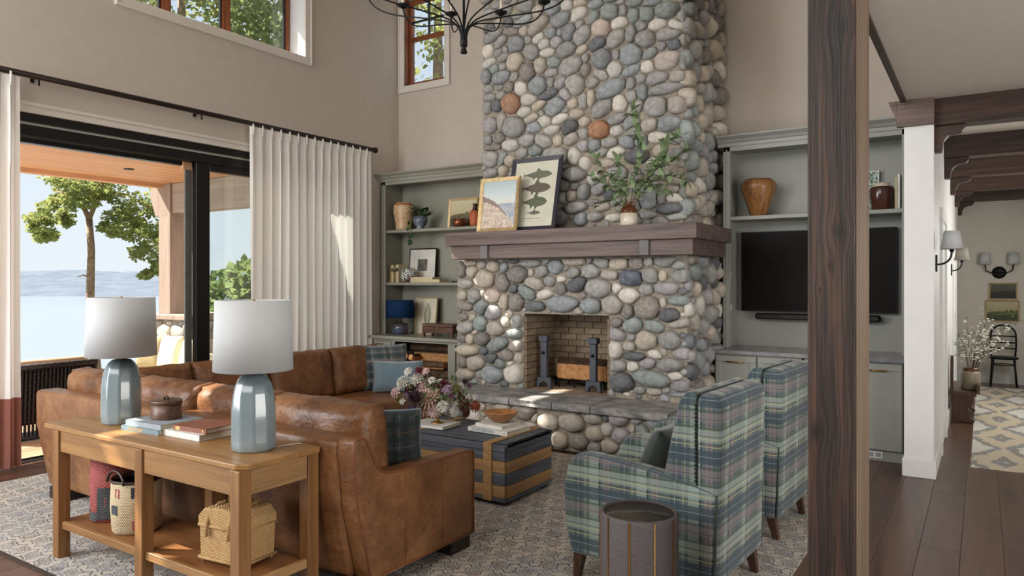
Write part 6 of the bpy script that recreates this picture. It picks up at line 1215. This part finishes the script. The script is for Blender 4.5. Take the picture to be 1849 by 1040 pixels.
tree('leaning madrona tree with forked trunk beyond the porch', tuple(loc), [([rel(182, 760), rel(172, 660), rel(163, 540), rel(165, 450), rel(161, 395)], [.2, .15, .11, .095, .085]), ([rel(161, 395), rel(150, 372), rel(128, 352), rel(100, 345)], [.075, .06, .045, .025]), ([rel(161, 395), rel(172, 370), rel(182, 345), rel(190, 310)], [.07, .055, .045, .03]), ([rel(182, 345), rel(230, 352), rel(280, 380)], [.05, .04, .02]), ([rel(163, 500), rel(150, 497), rel(140, 500)], [.03, .02, .008])], cen, 95, 1, 0, .105)
def blob_tree(label, x, y, h, r, seed, mat, n=320, base=-3.2, lo=.32):
    rg = random.Random(seed); c = []
    for i in range(26):
        z = h*rg.uniform(lo, 1.0); k = math.sin(math.pi*min(1, (z/h-.2)/.85))**.6*r; a = rg.uniform(0, 6.28); c.append(((math.cos(a)*k*.75, math.sin(a)*k*.75, z), (r*.42, r*.34)))
    tree(label, (x, y, base), [([(0, 0, 0), (.1, 0, h*.4), (0, .1, h*.95)], [.3, .22, .05])], c, n, seed, mat, .17)
blob_tree('bushy green tree outside the high window, left of the middle mullion', -17.5, 11.0, 15, 3.0, 11, 0, lo=.64); blob_tree('bushy green tree outside the high window by its right jamb', -15.5, 13.2, 15.5, 2.7, 12, 1, lo=.6);
blob_tree('green tree seen through the tall narrow corner window', -11.8, 14.5, 15, 3.3, 14, 0, 620); blob_tree('leafy shrub behind the glass of the fixed door panel', -12.1, 8.9, 4.9, 1.0, 15, 1, 140)
# ground, water and far shore
S(MB().grid(lambda u, v: (-24+17*u-3*(1-u), -30+75*v, -3.4-4.8*max(0, 1-u*6)), 20, 4).build('ground', pm('bluff_grass', RGB(104, 112, 70), .95, c2=RGB(84, 86, 56), var=2)))
g = G('lake'); nz = g.noise(g.co('Object', (.02, .1, 1)), 3, 3); g.bsdf(RGB(124, 134, 142), .18, 0, g.bump(nz, .06, 1.0), **{'Specular IOR Level': .6})
wo = MB().add([(-1600, -900, -8.4), (-8, -900, -8.4), (-8, 1500, -8.4), (-1600, 1500, -8.4)], [(0, 1, 2, 3)]).build('lake', g.m); wo['label'] = 'calm pale blue lake beyond the porch'; wo['category'] = 'water'; wo['kind'] = 'stuff'
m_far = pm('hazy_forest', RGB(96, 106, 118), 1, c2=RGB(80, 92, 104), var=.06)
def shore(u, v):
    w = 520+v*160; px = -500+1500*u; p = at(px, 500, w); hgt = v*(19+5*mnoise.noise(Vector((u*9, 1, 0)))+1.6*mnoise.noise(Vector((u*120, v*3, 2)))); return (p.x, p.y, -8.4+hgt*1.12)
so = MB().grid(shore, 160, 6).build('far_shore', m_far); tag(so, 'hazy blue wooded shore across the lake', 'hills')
